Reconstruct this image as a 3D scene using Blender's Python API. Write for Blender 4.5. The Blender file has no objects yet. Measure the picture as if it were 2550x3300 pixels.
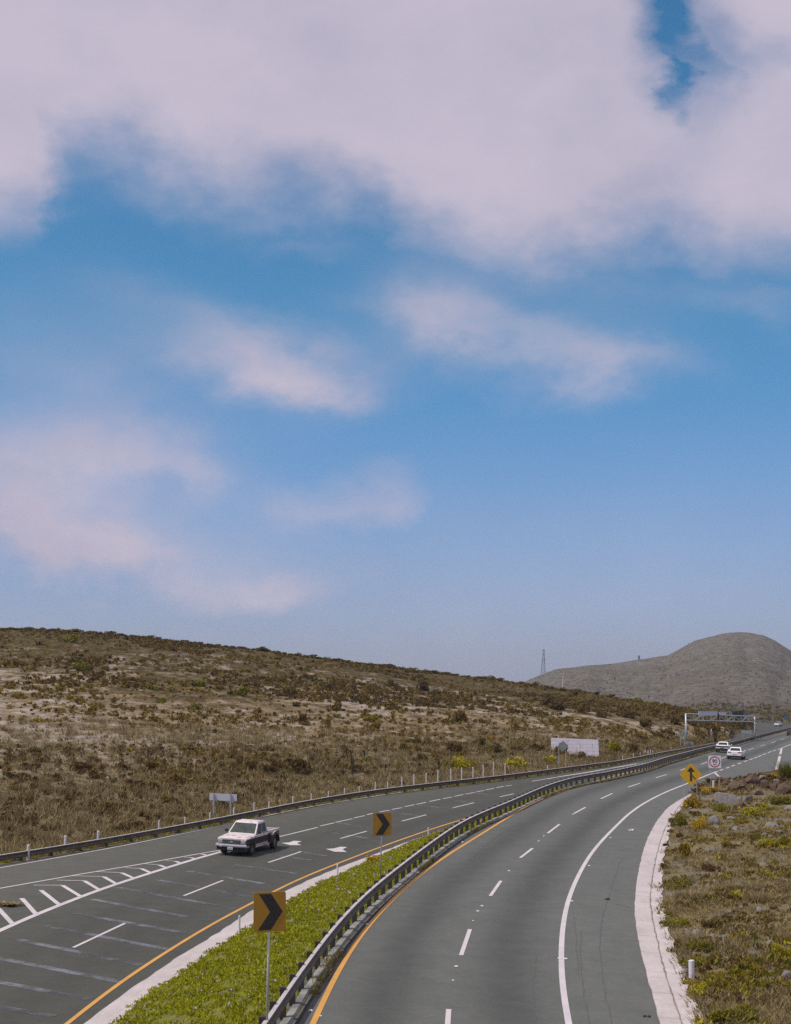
import bpy, math, random
import numpy as np
from mathutils import Vector, Matrix, noise
from mathutils.bvhtree import BVHTree
random.seed(7); rng = np.random.default_rng(11)
R = math.radians
S = bpy.context.scene
COL = S.collection
# ------------------------------------------------------------------ camera model (metres)
F, H0, CH = 4600.0, 2200.0, 9.7
TILT = (H0-2140)/F
TH = math.atan((H0-1650)/F); CT, ST = math.cos(TH), math.sin(TH)
def ray(px, py):
    x = (px-1275)/F; y = -(py-1650)/F
    return (x, CT-y*ST, ST+y*CT)
def project(x, y, z):
    z = z-CH; d = y*CT+z*ST; u = -y*ST+z*CT
    return 1275+F*x/d, 1650-F*u/d
def sstep(a, b, x):
    t = min(1, max(0, (x-a)/(b-a))); return t*t*(3-2*t)
def dip(Y):
    if Y < 130: return 0
    if Y < 170: return .0195*(Y-130)**2/80
    if Y < 560: return .39+.0195*(Y-170)
    return .39+.0195*390
def zR(X, Y): return -.035*max(-45, min(140, X))-dip(Y)+TILT*min(Y, 700)
def loff(Y): return -2.2+1.2*sstep(88, 150, Y)+1.0*sstep(260, 380, Y)
def zL(X, Y): return zR(X, Y)+loff(Y)
def hit(px, py, zf, dz=0):
    d = ray(px, py)
    g = lambda t: CH+t*d[2]-zf(t*d[0], t*d[1])-dz
    t0 = 8.0
    while t0 < 3000:
        t1 = t0*1.03
        if g(t1) < 0: break
        t0 = t1
    for _ in range(40):
        m = (t0+t1)/2
        if g(m) > 0: t0 = m
        else: t1 = m
    t = (t0+t1)/2
    return Vector((d[0]*t, d[1]*t, CH+d[2]*t))
def at_depth(px, py, Y):
    d = ray(px, py); t = Y/d[1]
    return Vector((d[0]*t, Y, CH+d[2]*t))
s_ = .50355
def c4(*p): return [(s_*a, 2450+s_*b) for a, b in p]
def c5(*p): return [(800+s_*a, 2450+s_*b) for a, b in p]
def c6(*p): return [(1700+s_*a, 2450+s_*b) for a, b in p]
def c3(*p): return [(1700+s_*a, 1950+s_*b) for a, b in p]
k7 = 400/1688
def c7(*p): return [(2150+k7*a, 2200+k7*b) for a, b in p]
# ------------------------------------------------------------------ polylines
def resample(pts, step):
    pts = np.array(pts, float)
    seg = np.linalg.norm(np.diff(pts, axis=0), axis=1); L = np.concatenate([[0], np.cumsum(seg)])
    n = max(2, int(L[-1]/step)+1); q = np.linspace(0, L[-1], n)
    return np.stack([np.interp(q, L, pts[:, i]) for i in range(pts.shape[1])], 1)
def smooth(p, n):
    p = p.copy()
    for _ in range(n):
        p[1:-1] = .25*p[:-2]+.5*p[1:-1]+.25*p[2:]
    return p
def curve(px, zf, dz=0, near=0, far=0, step=1.0, sm=30):
    """pixels -> smoothed plan polyline (N,2), extended by `near`/`far` metres."""
    w = np.array([tuple(hit(a, b, zf, dz))[:2] for a, b in px])
    w = smooth(resample(w, step), sm)
    if near:
        k = min(5, len(w)-1); d = w[0]-w[k]; d /= np.linalg.norm(d); w = np.vstack([w[0]+d*near, w])
    if far:
        k = min(8, len(w)-1); d = w[-1]-w[-1-k]; d /= np.linalg.norm(d); w = np.vstack([w, w[-1]+d*far])
    return resample(w, step)
def offs(c, d):
    """offset plan polyline to its right by d"""
    t = np.gradient(c, axis=0); t /= np.linalg.norm(t, axis=1)[:, None]+1e-9
    return c+np.stack([t[:, 1], -t[:, 0]], 1)*d
def XofY(c):
    o = np.argsort(c[:, 1]); return lambda Y: float(np.interp(Y, c[o, 1], c[o, 0]))
# ------------------------------------------------------------------ materials
def nt(name):
    m = bpy.data.materials.new(name); m.use_nodes = True
    n = m.node_tree; b = n.nodes['Principled BSDF']
    return m, n, b
def N(n, t, **kw):
    x = n.nodes.new(t)
    for k, v in kw.items():
        if k in x.inputs.keys() if isinstance(k, str) else False: x.inputs[k].default_value = v
        else: setattr(x, k, v)
    return x
def inp(x, **kw):
    for k, v in kw.items(): x.inputs[k.replace('_', ' ')].default_value = v
    return x
def rgba(c): return (c[0], c[1], c[2], 1)
def noise_node(n, scale, detail=4, rough=.6, vec=None, stretch=None):
    t = n.nodes.new('ShaderNodeTexNoise'); t.inputs['Scale'].default_value = scale
    t.inputs['Detail'].default_value = detail; t.inputs['Roughness'].default_value = rough
    if vec is None:
        tc = n.nodes.new('ShaderNodeTexCoord'); vec = tc.outputs['Object']
    if stretch:
        mp = n.nodes.new('ShaderNodeMapping'); mp.inputs['Scale'].default_value = stretch
        n.links.new(vec, mp.inputs['Vector']); vec = mp.outputs[0]
    n.links.new(vec, t.inputs['Vector'])
    return t.outputs['Fac']
def ramp(n, fac, stops, interp='LINEAR'):
    r = n.nodes.new('ShaderNodeValToRGB'); e = r.color_ramp.elements; r.color_ramp.interpolation = interp
    while len(e) < len(stops): e.new(.5)
    for q, (p, c) in zip(e, stops):
        q.position = p; q.color = rgba(c) if not isinstance(c, (int, float)) else (c, c, c, 1)
    n.links.new(fac, r.inputs[0]); return r.outputs[0]
def mixc(n, fac, a, b, mode='MIX'):
    m = n.nodes.new('ShaderNodeMix'); m.data_type = 'RGBA'; m.blend_type = mode
    for s, v in ((m.inputs[0], fac), (m.inputs[6], a), (m.inputs[7], b)):
        if isinstance(v, (int, float)): s.default_value = v
        elif isinstance(v, tuple): s.default_value = rgba(v)
        else: n.links.new(v, s)
    return m.outputs[2]
def math_n(n, op, a, b=None, c=None, clamp=False):
    m = n.nodes.new('ShaderNodeMath'); m.operation = op; m.use_clamp = clamp
    for i, v in enumerate((a, b, c)):
        if v is None: continue
        if isinstance(v, (int, float)): m.inputs[i].default_value = v
        else: n.links.new(v, m.inputs[i])
    return m.outputs[0]
def bump(n, b, fac, strength=.3, dist=.05):
    x = n.nodes.new('ShaderNodeBump'); x.inputs['Strength'].default_value = strength; x.inputs['Distance'].default_value = dist
    n.links.new(fac, x.inputs['Height']); n.links.new(x.outputs[0], b.inputs['Normal'])
def plain(name, col, rough=.6, metal=0, var=.15, scale=6, spec=.5):
    m, n, b = nt(name)
    f = noise_node(n, scale)
    c = mixc(n, 1.0, rgba(col)[:3], ramp(n, f, [(.25, 1-var), (.75, 1+var*.4)]), 'MULTIPLY')
    n.links.new(c, b.inputs['Base Color']); b.inputs['Roughness'].default_value = rough; b.inputs['Metallic'].default_value = metal
    b.inputs['Specular IOR Level'].default_value = spec
    return m
def attr(n, name):
    a = n.nodes.new('ShaderNodeAttribute'); a.attribute_name = name; return a
def leafmat(name, dark, light, tip=None, trans=.25):
    m, n, b = nt(name)
    a = attr(n, 'tint').outputs['Fac']
    oi = n.nodes.new('ShaderNodeObjectInfo')
    st = [(0, dark), (.6, light)]+([(.93, light), (.95, tip)] if tip else [])
    c = ramp(n, a, st)
    v = ramp(n, oi.outputs['Random'], [(0, .72), (1, 1.2)])
    c = mixc(n, 1.0, c, v, 'MULTIPLY')
    n.links.new(c, b.inputs['Base Color']); b.inputs['Roughness'].default_value = .75; b.inputs['Specular IOR Level'].default_value = .15
    tr = n.nodes.new('ShaderNodeBsdfTranslucent'); n.links.new(c, tr.inputs[0])
    mx = n.nodes.new('ShaderNodeMixShader'); mx.inputs[0].default_value = trans
    out = n.nodes['Material Output']
    n.links.new(b.outputs[0], mx.inputs[1]); n.links.new(tr.outputs[0], mx.inputs[2]); n.links.new(mx.outputs[0], out.inputs[0])
    return m
M = {}
def asphalt(name, lo, hi, bands=None, warm=0):
    m, n, b = nt(name)
    tc = n.nodes.new('ShaderNodeTexCoord').outputs['Object']
    f1 = noise_node(n, .05, 4, .6, tc); f2 = noise_node(n, 1.1, 5, .7, tc); f3 = noise_node(n, 9, 4, .85, tc)
    c = ramp(n, f1, [(.3, lo), (.7, hi)])
    c = mixc(n, .5, c, ramp(n, f2, [(.25, tuple(v*.78 for v in lo)), (.75, tuple(v*1.18 for v in hi))]))
    c = mixc(n, 1.0, c, ramp(n, f3, [(.25, .80), (.75, 1.2)]), 'MULTIPLY')
    if bands:
        u = attr(n, 'lane_u').outputs['Fac']
        wob = math_n(n, 'MULTIPLY_ADD', noise_node(n, .15, 2, .5, tc), .8, -.4)
        u = math_n(n, 'ADD', u, wob)
        for cen, wid, amt in bands:
            d = math_n(n, 'DIVIDE', math_n(n, 'SUBTRACT', u, cen), wid)
            g = math_n(n, 'EXPONENT', math_n(n, 'MULTIPLY', math_n(n, 'MULTIPLY', d, d), -1.0))
            k = math_n(n, 'SUBTRACT', 1.0, math_n(n, 'MULTIPLY', g, amt))
            cb = n.nodes.new('ShaderNodeCombineColor')
            for i in range(3): n.links.new(k, cb.inputs[i])
            c = mixc(n, 1.0, c, cb.outputs[0], 'MULTIPLY')
    n.links.new(c, b.inputs['Base Color']); b.inputs['Roughness'].default_value = .88; b.inputs['Specular IOR Level'].default_value = .25
    bump(n, b, f3, .25, .01)
    return m
M['asphR'] = asphalt('asphalt_light', (.096, .101, .096), (.117, .122, .116), [(1.75, .95, .36), (5.3, .95, .36), (-.6, .7, .1)])
M['asphL'] = asphalt('asphalt_dark', (.056, .057, .049), (.069, .070, .061), [(-16, 7.5, -.5), (-2.0, .8, .1), (-5.2, .8, .1)])
def paint(name, col, wear=.35, worn=(.13, .135, .13)):
    m, n, b = nt(name)
    tc = n.nodes.new('ShaderNodeTexCoord').outputs['Object']
    f = noise_node(n, 5, 6, .75, tc); g = noise_node(n, .8, 3, .6, tc)
    w = ramp(n, math_n(n, 'MULTIPLY_ADD', g, .35, math_n(n, 'MULTIPLY', f, .65)), [(wear-.1, 1.0), (wear+.08, 0.0)])
    c = mixc(n, w, tuple(col), tuple(worn)); c = mixc(n, 1.0, c, ramp(n, g, [(.3, .88), (.7, 1.05)]), 'MULTIPLY')
    n.links.new(c, b.inputs['Base Color']); b.inputs['Roughness'].default_value = .7
    return m
M['sealant'] = plain('crack_sealant', (.092, .095, .089), .85, 0, .3, 3)
M['white'] = paint('road_paint_white', (.53, .485, .515), .33)
M['yellow'] = paint('road_paint_yellow', (.56, .285, .06), .31)
def faded():
    m, n, b = nt('faded_rumble_paint')
    tc = n.nodes.new('ShaderNodeTexCoord').outputs['Object']
    f = noise_node(n, 1.3, 5, .7, tc); g = noise_node(n, .25, 2, .5, tc)
    w = ramp(n, math_n(n, 'MULTIPLY_ADD', g, .5, math_n(n, 'MULTIPLY', f, .5)), [(.44, 0.0), (.62, .85)])
    c = mixc(n, w, (.085, .088, .1), (.225, .245, .29))
    n.links.new(c, b.inputs['Base Color']); b.inputs['Roughness'].default_value = .8
    al = ramp(n, f, [(.3, .05), (.55, .75)])
    n.links.new(al, b.inputs['Alpha'])
    return m
M['rumble'] = faded()
def concrete():
    m, n, b = nt('gutter_concrete')
    tc = n.nodes.new('ShaderNodeTexCoord').outputs['Object']
    f = noise_node(n, .6, 5, .65, tc); g = noise_node(n, 7, 5, .75, tc); h = noise_node(n, 2.2, 6, .8, tc)
    c = ramp(n, f, [(.3, (.405, .36, .365)), (.7, (.50, .445, .455))])
    c = mixc(n, 1.0, c, ramp(n, g, [(.2, .78), (.6, 1.05)]), 'MULTIPLY')
    c = mixc(n, ramp(n, h, [(.62, 0.0), (.70, .7)]), c, (.22, .19, .17)); st = noise_node(n, .9, 5, .7, tc, (1, .25, 1)); c = mixc(n, ramp(n, st, [(.52, 0.0), (.66, .35)]), c, (.30, .26, .24))
    n.links.new(c, b.inputs['Base Color']); b.inputs['Roughness'].default_value = .9
    bump(n, b, g, .3, .02); return m
M['conc'] = concrete()
M['crackd'] = plain('wet_dark_seam', (.035, .028, .02), .95, 0, .4, 5)  # plain dark tone for the line beside the kerb
M['crack'] = plain('crack_dirt', (.23, .20, .185), .95, 0, .6, 5)
def steel(name, a, bcol, rough, metal, sc=1.5, rust=.55):
    m, n, b = nt(name)
    tc = n.nodes.new('ShaderNodeTexCoord').outputs['Object']
    f = noise_node(n, sc, 5, .7, tc); g = noise_node(n, 14, 4, .7, tc)
    c = mixc(n, ramp(n, f, [(rust-.1, 0.0), (rust+.12, 1.0)]), a, bcol)
    c = mixc(n, 1.0, c, ramp(n, g, [(.3, .85), (.7, 1.08)]), 'MULTIPLY')
    n.links.new(c, b.inputs['Base Color']); b.inputs['Roughness'].default_value = rough; b.inputs['Metallic'].default_value = metal
    return m
M['rail'] = steel('weathered_galvanised_rail', (.13, .108, .082), (.065, .046, .030), .7, .1)  # weathered brown beam face, its shade also darkened into the colour
M['railtop'] = steel('galvanised_rail_top', (.50, .46, .49), (.42, .38, .39), .6, .1, 2.5)  # same beam, sunlight on the upward fold put into a paler colour
M['railpost'] = plain('dark_rail_post', (.035, .028, .024), .85, 0, .35, 8)
M['galv'] = steel('galvanised_steel', (.46, .48, .50), (.36, .37, .38), .5, .4, 3)
M['signback'] = steel('aluminium_sign_back', (.27, .30, .29), (.20, .225, .22), .6, .15, 2)
M['whiteback'] = steel('pale_sign_back', (.62, .62, .72), (.52, .53, .62), .6, .1, 2)
M['signyel'] = plain('sign_yellow', (.42, .205, .012), .55, 0, .1, 3)  # chevron yellow, browned to carry the shade on its face
M['signyel2'] = plain('sign_yellow_bright', (.60, .33, .008), .5, 0, .1, 3)  # merge sign yellow, the sunlit tone put into the colour
M['black'] = plain('sign_black', (.028, .024, .018), .6, 0, .3, 20)
M['signwhite'] = plain('sign_white', (.72, .65, .72), .5, 0, .05, 3)
M['red'] = plain('sign_red', (.34, .04, .035), .5, 0, .1, 3)
M['ltblue'] = plain('pale_blue_panel', (.30, .38, .44), .6, 0, .15, 3)
M['blue'] = plain('sign_blue', (.03, .13, .42), .5, 0, .1, 3)
M['postwhite'] = plain('white_post_paint', (.62, .575, .62), .7, 0, .2, 6)
M['carwhite'] = plain('car_white', (.80, .78, .82), .28, 0, .04, 2)
M['carsilver'] = plain('car_silver', (.55, .60, .68), .3, .5, .05, 2)
M['cardark'] = plain('car_dark', (.03, .025, .022), .35, 0, .1, 2)
M['glass'] = plain('dark_glass', (.018, .018, .018), .25, 0, .05, 1, .25)
M['shield'] = plain('windshield_glass', (.06, .075, .065), .10, 0, .5, 3, .5)
M['rubber'] = plain('tyre_rubber', (.022, .02, .019), .85, 0, .2, 9)
M['rim'] = plain('wheel_rim', (.25, .25, .26), .4, .6, .1, 5)
M['chrome'] = plain('chrome', (.72, .74, .78), .18, .9, .05, 3)
M['under'] = plain('dark_trim', (.022, .018, .015), .7, 0, .2, 5)
M['brown'] = plain('truck_dark_brown', (.022, .014, .010), .6, 0, .2, 3)
M['tail'] = plain('tail_light', (.25, .02, .015), .25, 0, .1, 5)
M['amber'] = plain('amber_marker', (.35, .10, .02), .3, 0, .1, 5)
M['lens'] = plain('headlight_lens', (.42, .42, .40), .15, .2, .1, 8)
def truckpaint():
    m, n, b = nt('truck_faded_white')
    tc = n.nodes.new('ShaderNodeTexCoord').outputs['Object']
    f = noise_node(n, 2.2, 6, .75, tc)
    c = ramp(n, f, [(.3, (.56, .48, .49)), (.50, (.66, .58, .60)), (.57, (.56, .46, .45)), (.62, (.24, .21, .21))])
    n.links.new(c, b.inputs['Base Color']); b.inputs['Roughness'].default_value = .42; return m
M['truckwhite'] = truckpaint()
def billmat():
    m, n, b = nt('weathered_billboard_board')
    tc = n.nodes.new('ShaderNodeTexCoord').outputs['Object']
    br = n.nodes.new('ShaderNodeTexBrick'); n.links.new(tc, br.inputs['Vector'])
    mp = n.nodes.new('ShaderNodeMapping'); mp.inputs['Rotation'].default_value = (R(90), 0, 0)
    n.links.new(tc, mp.inputs['Vector']); n.links.new(mp.outputs[0], br.inputs['Vector'])
    inp(br, Scale=1.0, Mortar_Size=.02, Brick_Width=1.2, Row_Height=.42)
    br.inputs['Color1'].default_value = (.93, .84, .92, 1); br.inputs['Color2'].default_value = (.88, .79, .88, 1); br.inputs['Mortar'].default_value = (.55, .52, .56, 1)
    f = noise_node(n, 1.6, 6, .75, tc, (2.2, 1, .35)); g = noise_node(n, .9, 4, .6, tc)
    w = ramp(n, math_n(n, 'MULTIPLY', f, math_n(n, 'ADD', g, .5)), [(.56, 0.0), (.68, .75)])
    c = mixc(n, w, br.outputs['Color'], (.30, .31, .31))
    n.links.new(c, b.inputs['Base Color']); b.inputs['Roughness'].default_value = .8; return m
M['bill'] = billmat()
M['wood'] = plain('dark_wood', (.05, .035, .025), .9, 0, .4, 6)
def rockmat(name, a, bb):
    m, n, b = nt(name)
    tc = n.nodes.new('ShaderNodeTexCoord').outputs['Object']
    f = noise_node(n, 2.5, 7, .7, tc); g = noise_node(n, 9, 5, .7, tc)
    c = ramp(n, f, [(.3, a), (.7, bb)]); c = mixc(n, 1.0, c, ramp(n, g, [(.2, .7), (.8, 1.2)]), 'MULTIPLY')
    n.links.new(c, b.inputs['Base Color']); b.inputs['Roughness'].default_value = .95; bump(n, b, g, .5, .05); return m
M['rockg'] = rockmat('grey_rock', (.13, .115, .11), (.26, .24, .235))
M['rockb'] = rockmat('brown_rock', (.065, .038, .024), (.135, .088, .062))
# terrain
def hillmat():
    m, n, b = nt('dry_hillside')
    tc = n.nodes.new('ShaderNodeTexCoord').outputs['Object']
    z = attr(n, 'zone').outputs['Fac']
    big = noise_node(n, .035, 5, .6, tc, (1, .6, 1)); mid = noise_node(n, .34, 6, .72, tc, (1, .55, 1)); fine = noise_node(n, 1.6, 5, .75, tc, (1, .5, 1)); fib = noise_node(n, .5, 6, .7, tc, (.5, 1.6, 1))
    soil = ramp(n, fine, [(.25, (.12, .083, .046)), (.5, (.215, .163, .106)), (.8, (.33, .27, .205))])
    pale = ramp(n, fine, [(.3, (.27, .238, .215)), (.75, (.45, .405, .405))])
    brush = ramp(n, fine, [(.3, (.026, .018, .006)), (.5, (.062, .046, .015)), (.7, (.13, .10, .040))])
    straw = ramp(n, fib, [(.25, (.095, .072, .04)), (.5, (.20, .162, .105)), (.8, (.33, .28, .20))])
    # pale bare soil in the middle zone
    zmid = ramp(n, z, [(.10, 0.05), (.22, .75), (.45, 1.0), (.68, .8), (.84, .3), (1, .15)])
    pm = ramp(n, math_n(n, 'ADD', math_n(n, 'MULTIPLY', mid, .6), math_n(n, 'MULTIPLY', big, .4)), [(.505, 0.0), (.575, 1.0)])
    base = mixc(n, ramp(n, z, [(.12, 0.0), (.32, 1.0)]), straw, soil)
    c = mixc(n, math_n(n, 'MULTIPLY', math_n(n, 'MULTIPLY', pm, zmid), .85), base, pale)
    zb = ramp(n, z, [(0, .46), (.12, .52), (.3, .43), (.55, .49), (.78, .60), (1, .64)])
    bm = math_n(n, 'ADD', math_n(n, 'SUBTRACT', zb, math_n(n, 'MULTIPLY_ADD', mid, .65, math_n(n, 'MULTIPLY', big, .35))), .5)
    c = mixc(n, ramp(n, bm, [(.45, 0.0), (.56, .9)]), c, brush)
    pat = noise_node(n, .45, 5, .7, tc, (1, .45, 1)); c = mixc(n, 1.0, c, ramp(n, pat, [(.35, (.62, .60, .55)), (.5, (1.0, 1.0, .97)), (.65, (1.22, 1.2, 1.12))]), 'MULTIPLY')
    n.links.new(c, b.inputs['Base Color']); b.inputs['Roughness'].default_value = 1; b.inputs['Specular IOR Level'].default_value = .05
    bump(n, b, fine, .8, .5); return m
M['hill'] = hillmat()
def mountmat():
    m, n, b = nt('far_mountain_scrub')
    tc = n.nodes.new('ShaderNodeTexCoord').outputs['Object']
    f = noise_node(n, .011, 6, .65, tc); g = noise_node(n, .09, 7, .75, tc); h = noise_node(n, .022, 5, .7, tc)
    v = n.nodes.new('ShaderNodeTexVoronoi'); v.inputs['Scale'].default_value = .16; n.links.new(tc, v.inputs['Vector'])
    c = ramp(n, g, [(.3, (.088, .078, .066)), (.5, (.147, .131, .113)), (.75, (.20, .187, .175))])
    c = mixc(n, ramp(n, h, [(.56, 0.0), (.68, .5)]), c, (.17, .115, .09))
    c = mixc(n, ramp(n, f, [(.48, 0.0), (.62, .5)]), c, (.11, .10, .065))
    zz = attr(n, 'zone').outputs['Fac']
    c = mixc(n, ramp(n, zz, [(0, .8), (.15, .45), (.4, 0.0)]), c, (.085, .066, .03))
    c = mixc(n, 1.0, c, ramp(n, v.outputs['Distance'], [(.1, .72), (.6, 1.12)]), 'MULTIPLY')
    n.links.new(c, b.inputs['Base Color']); b.inputs['Roughness'].default_value = 1; b.inputs['Specular IOR Level'].default_value = .05
    bump(n, b, g, 1.0, 5); return m
M['mount'] = mountmat()
def bankmat():
    m, n, b = nt('dry_bank_soil')
    tc = n.nodes.new('ShaderNodeTexCoord').outputs['Object']
    f = noise_node(n, .35, 5, .65, tc); g = noise_node(n, 3.2, 7, .75, tc); h = noise_node(n, 1.1, 5, .7, tc); k = noise_node(n, 14, 5, .8, tc)
    gravel = ramp(n, k, [(.3, (.11, .105, .10)), (.55, (.22, .215, .21)), (.8, (.38, .37, .37))])
    straw = ramp(n, g, [(.3, (.10, .075, .026)), (.6, (.21, .165, .07)), (.8, (.30, .24, .12))])
    c = mixc(n, ramp(n, math_n(n, 'MULTIPLY_ADD', f, .6, math_n(n, 'MULTIPLY', h, .4)), [(.48, 0.0), (.60, .9)]), straw, gravel)
    c = mixc(n, ramp(n, h, [(.58, 0.0), (.66, .6)]), c, (.09, .08, .018))
    c = mixc(n, math_n(n, 'MULTIPLY', attr(n, 'mound').outputs['Fac'], .9), c, ramp(n, g, [(.3, (.05, .032, .018)), (.6, (.10, .068, .043)), (.8, (.17, .125, .09))]))
    n.links.new(c, b.inputs['Base Color']); b.inputs['Roughness'].default_value = 1; b.inputs['Specular IOR Level'].default_value = .08
    bump(n, b, g, .9, .15); return m
M['bank'] = bankmat()
M['medsoil'] = plain('median_soil', (.14, .135, .018), .95, 0, .5, 3)
M['dirt'] = plain('verge_dirt', (.14, .115, .075), .95, 0, .5, 2)
M['ice'] = leafmat('ice_plant_leaf', (.105, .112, .008), (.375, .375, .018), None, .3)
M['iceflower'] = plain('ice_plant_flower', (.50, .42, .48), .8, 0, .4, 20)
M['olive'] = leafmat('olive_scrub_leaf', (.072, .048, .010), (.195, .132, .028))
M['dusk'] = leafmat('dark_brown_scrub_leaf', (.046, .027, .009), (.135, .086, .027))
M['green'] = leafmat('green_scrub_leaf', (.095, .085, .010), (.22, .195, .022))
M['lime'] = leafmat('yellow_green_leaf', (.20, .17, .012), (.42, .35, .025))
M['flower'] = leafmat('olive_leaf_yellow_flowers', (.10, .072, .014), (.33, .215, .02), (.55, .36, .02))
M['gold'] = leafmat('yellow_flower', (.25, .17, .012), (.48, .32, .015))
M['rust'] = leafmat('rusty_brown_leaf', (.085, .045, .018), (.18, .10, .035))
M['strawl'] = leafmat('dry_straw', (.13, .095, .038), (.34, .265, .135))
# ------------------------------------------------------------------ mesh helpers
class MB:
    def __init__(s): s.v = []; s.f = []; s.m = []
    def poly(s, pts, mi=0):
        o = len(s.v); s.v += [tuple(p) for p in pts]; s.f.append(tuple(range(o, o+len(pts)))); s.m.append(mi)
    def prism(s, a, b, mi=0, cap=True):
        """two matching rings"""
        o = len(s.v); n = len(a); s.v += [tuple(p) for p in a]+[tuple(p) for p in b]
        for i in range(n):
            j = (i+1) % n; s.f.append((o+i, o+j, o+n+j, o+n+i)); s.m.append(mi)
        if cap:
            s.f.append(tuple(o+i for i in reversed(range(n)))); s.m.append(mi)
            s.f.append(tuple(o+n+i for i in range(n))); s.m.append(mi)
    def box(s, x0, x1, y0, y1, z0, z1, mi=0):
        s.prism([(x0, y0, z0), (x1, y0, z0), (x1, y1, z0), (x0, y1, z0)], [(x0, y0, z1), (x1, y0, z1), (x1, y1, z1), (x0, y1, z1)], mi)
    def tube(s, a, b, r0, r1=None, n=8, mi=0):
        a, b = Vector(a), Vector(b); r1 = r0 if r1 is None else r1
        d = (b-a).normalized(); u = d.orthogonal().normalized(); w = d.cross(u)
        ra = [a+(u*math.cos(t)+w*math.sin(t))*r0 for t in [2*math.pi*i/n for i in range(n)]]
        rb = [b+(u*math.cos(t)+w*math.sin(t))*r1 for t in [2*math.pi*i/n for i in range(n)]]
        s.prism(ra, rb, mi)
    def loft(s, rings, mi=None, closed=True, caps=True):
        o = len(s.v); n = len(rings[0])
        for r in rings: s.v += [tuple(p) for p in r]
        for k in range(len(rings)-1):
            for i in range(n if closed else n-1):
                j = (i+1) % n
                s.f.append((o+k*n+i, o+k*n+j, o+(k+1)*n+j, o+(k+1)*n+i)); s.m.append(mi[i] if isinstance(mi, (list, tuple)) else (mi or 0))
        if caps:
            s.f.append(tuple(o+i for i in reversed(range(n)))); s.m.append(0)
            s.f.append(tuple(o+(len(rings)-1)*n+i for i in range(n))); s.m.append(0)
    def build(s, name, mats, parent=None, smooth_=False, loc=None, bevel=0):
        me = bpy.data.meshes.new(name); me.from_pydata(s.v, [], s.f)
        for m in (mats if isinstance(mats, (list, tuple)) else [mats]): me.materials.append(m)
        if any(s.m): me.polygons.foreach_set('material_index', s.m)
        if smooth_: me.polygons.foreach_set('use_smooth', [True]*len(s.f))
        me.validate(); me.update()
        o = bpy.data.objects.new(name, me); COL.objects.link(o)
        if parent: o.parent = parent
        if loc is not None: o.location = loc
        if bevel:
            b = o.modifiers.new('bevel', 'BEVEL'); b.width = bevel; b.segments = 2; b.limit_method = 'ANGLE'
        return o
def tag(o, label=None, cat=None, group=None, kind=None):
    for k, v in (('label', label), ('category', cat), ('group', group), ('kind', kind)):
        if v: o[k] = v
    return o
def empty(name, loc, rz=0):
    o = bpy.data.objects.new(name, None); COL.objects.link(o); o.location = loc; o.rotation_euler = (0, 0, rz); o.empty_display_size = .3
    return o
KIDS = {}
def dup(root, loc, rz, scale=1):
    r = root.copy(); COL.objects.link(r); r.location = loc; r.rotation_euler = (0, 0, rz); r.scale = (scale,)*3
    for ch in list(root.children):
        c = ch.copy(); COL.objects.link(c); c.parent = r
        for g in ch.children:
            d = g.copy(); COL.objects.link(d); d.parent = c
    return r
def npmesh(name, V, Fq, mats, parent=None, tint=None, mi=None):
    me = bpy.data.meshes.new(name); n = len(Fq); k = Fq.shape[1]
    me.vertices.add(len(V)); me.vertices.foreach_set('co', V.astype(np.float32).ravel())
    me.loops.add(n*k); me.loops.foreach_set('vertex_index', Fq.astype(np.int32).ravel())
    me.polygons.add(n); me.polygons.foreach_set('loop_start', np.arange(0, n*k, k, dtype=np.int32))
    for m in mats: me.materials.append(m)
    if mi is not None: me.polygons.foreach_set('material_index', mi.astype(np.int32))
    if tint is not None:
        a = me.attributes.new('tint', 'FLOAT', 'POINT'); a.data.foreach_set('value', tint.astype(np.float32))
    me.update(calc_edges=True); me.validate()
    o = bpy.data.objects.new(name, me); COL.objects.link(o)
    if parent: o.parent = parent
    return o
def ribbon(c0, c1, zf, dz0, dz1=None):
    """strip between two plan polylines of equal count"""
    dz1 = dz0 if dz1 is None else dz1
    mb = MB(); n = len(c0)
    for i in range(n):
        mb.v.append((c0[i][0], c0[i][1], zf(*c0[i])+dz0)); mb.v.append((c1[i][0], c1[i][1], zf(*c1[i])+dz1))
    for i in range(n-1): mb.f.append((2*i, 2*i+1, 2*i+3, 2*i+2)); mb.m.append(0)
    return mb
def jag(c, amp):
    c = c.copy(); t = np.gradient(c, axis=0); t /= np.linalg.norm(t, axis=1)[:, None]+1e-9
    j = np.array([noise.noise((x*.9, y*.9, 3.1))*.6+noise.noise((x*3, y*3, 8.1))*.4 for x, y in c])*amp
    return c+np.stack([t[:, 1], -t[:, 0]], 1)*j[:, None]
def line(c, w, zf, dz=.012): return ribbon(offs(c, -w/2), offs(c, w/2), zf, dz)
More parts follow.
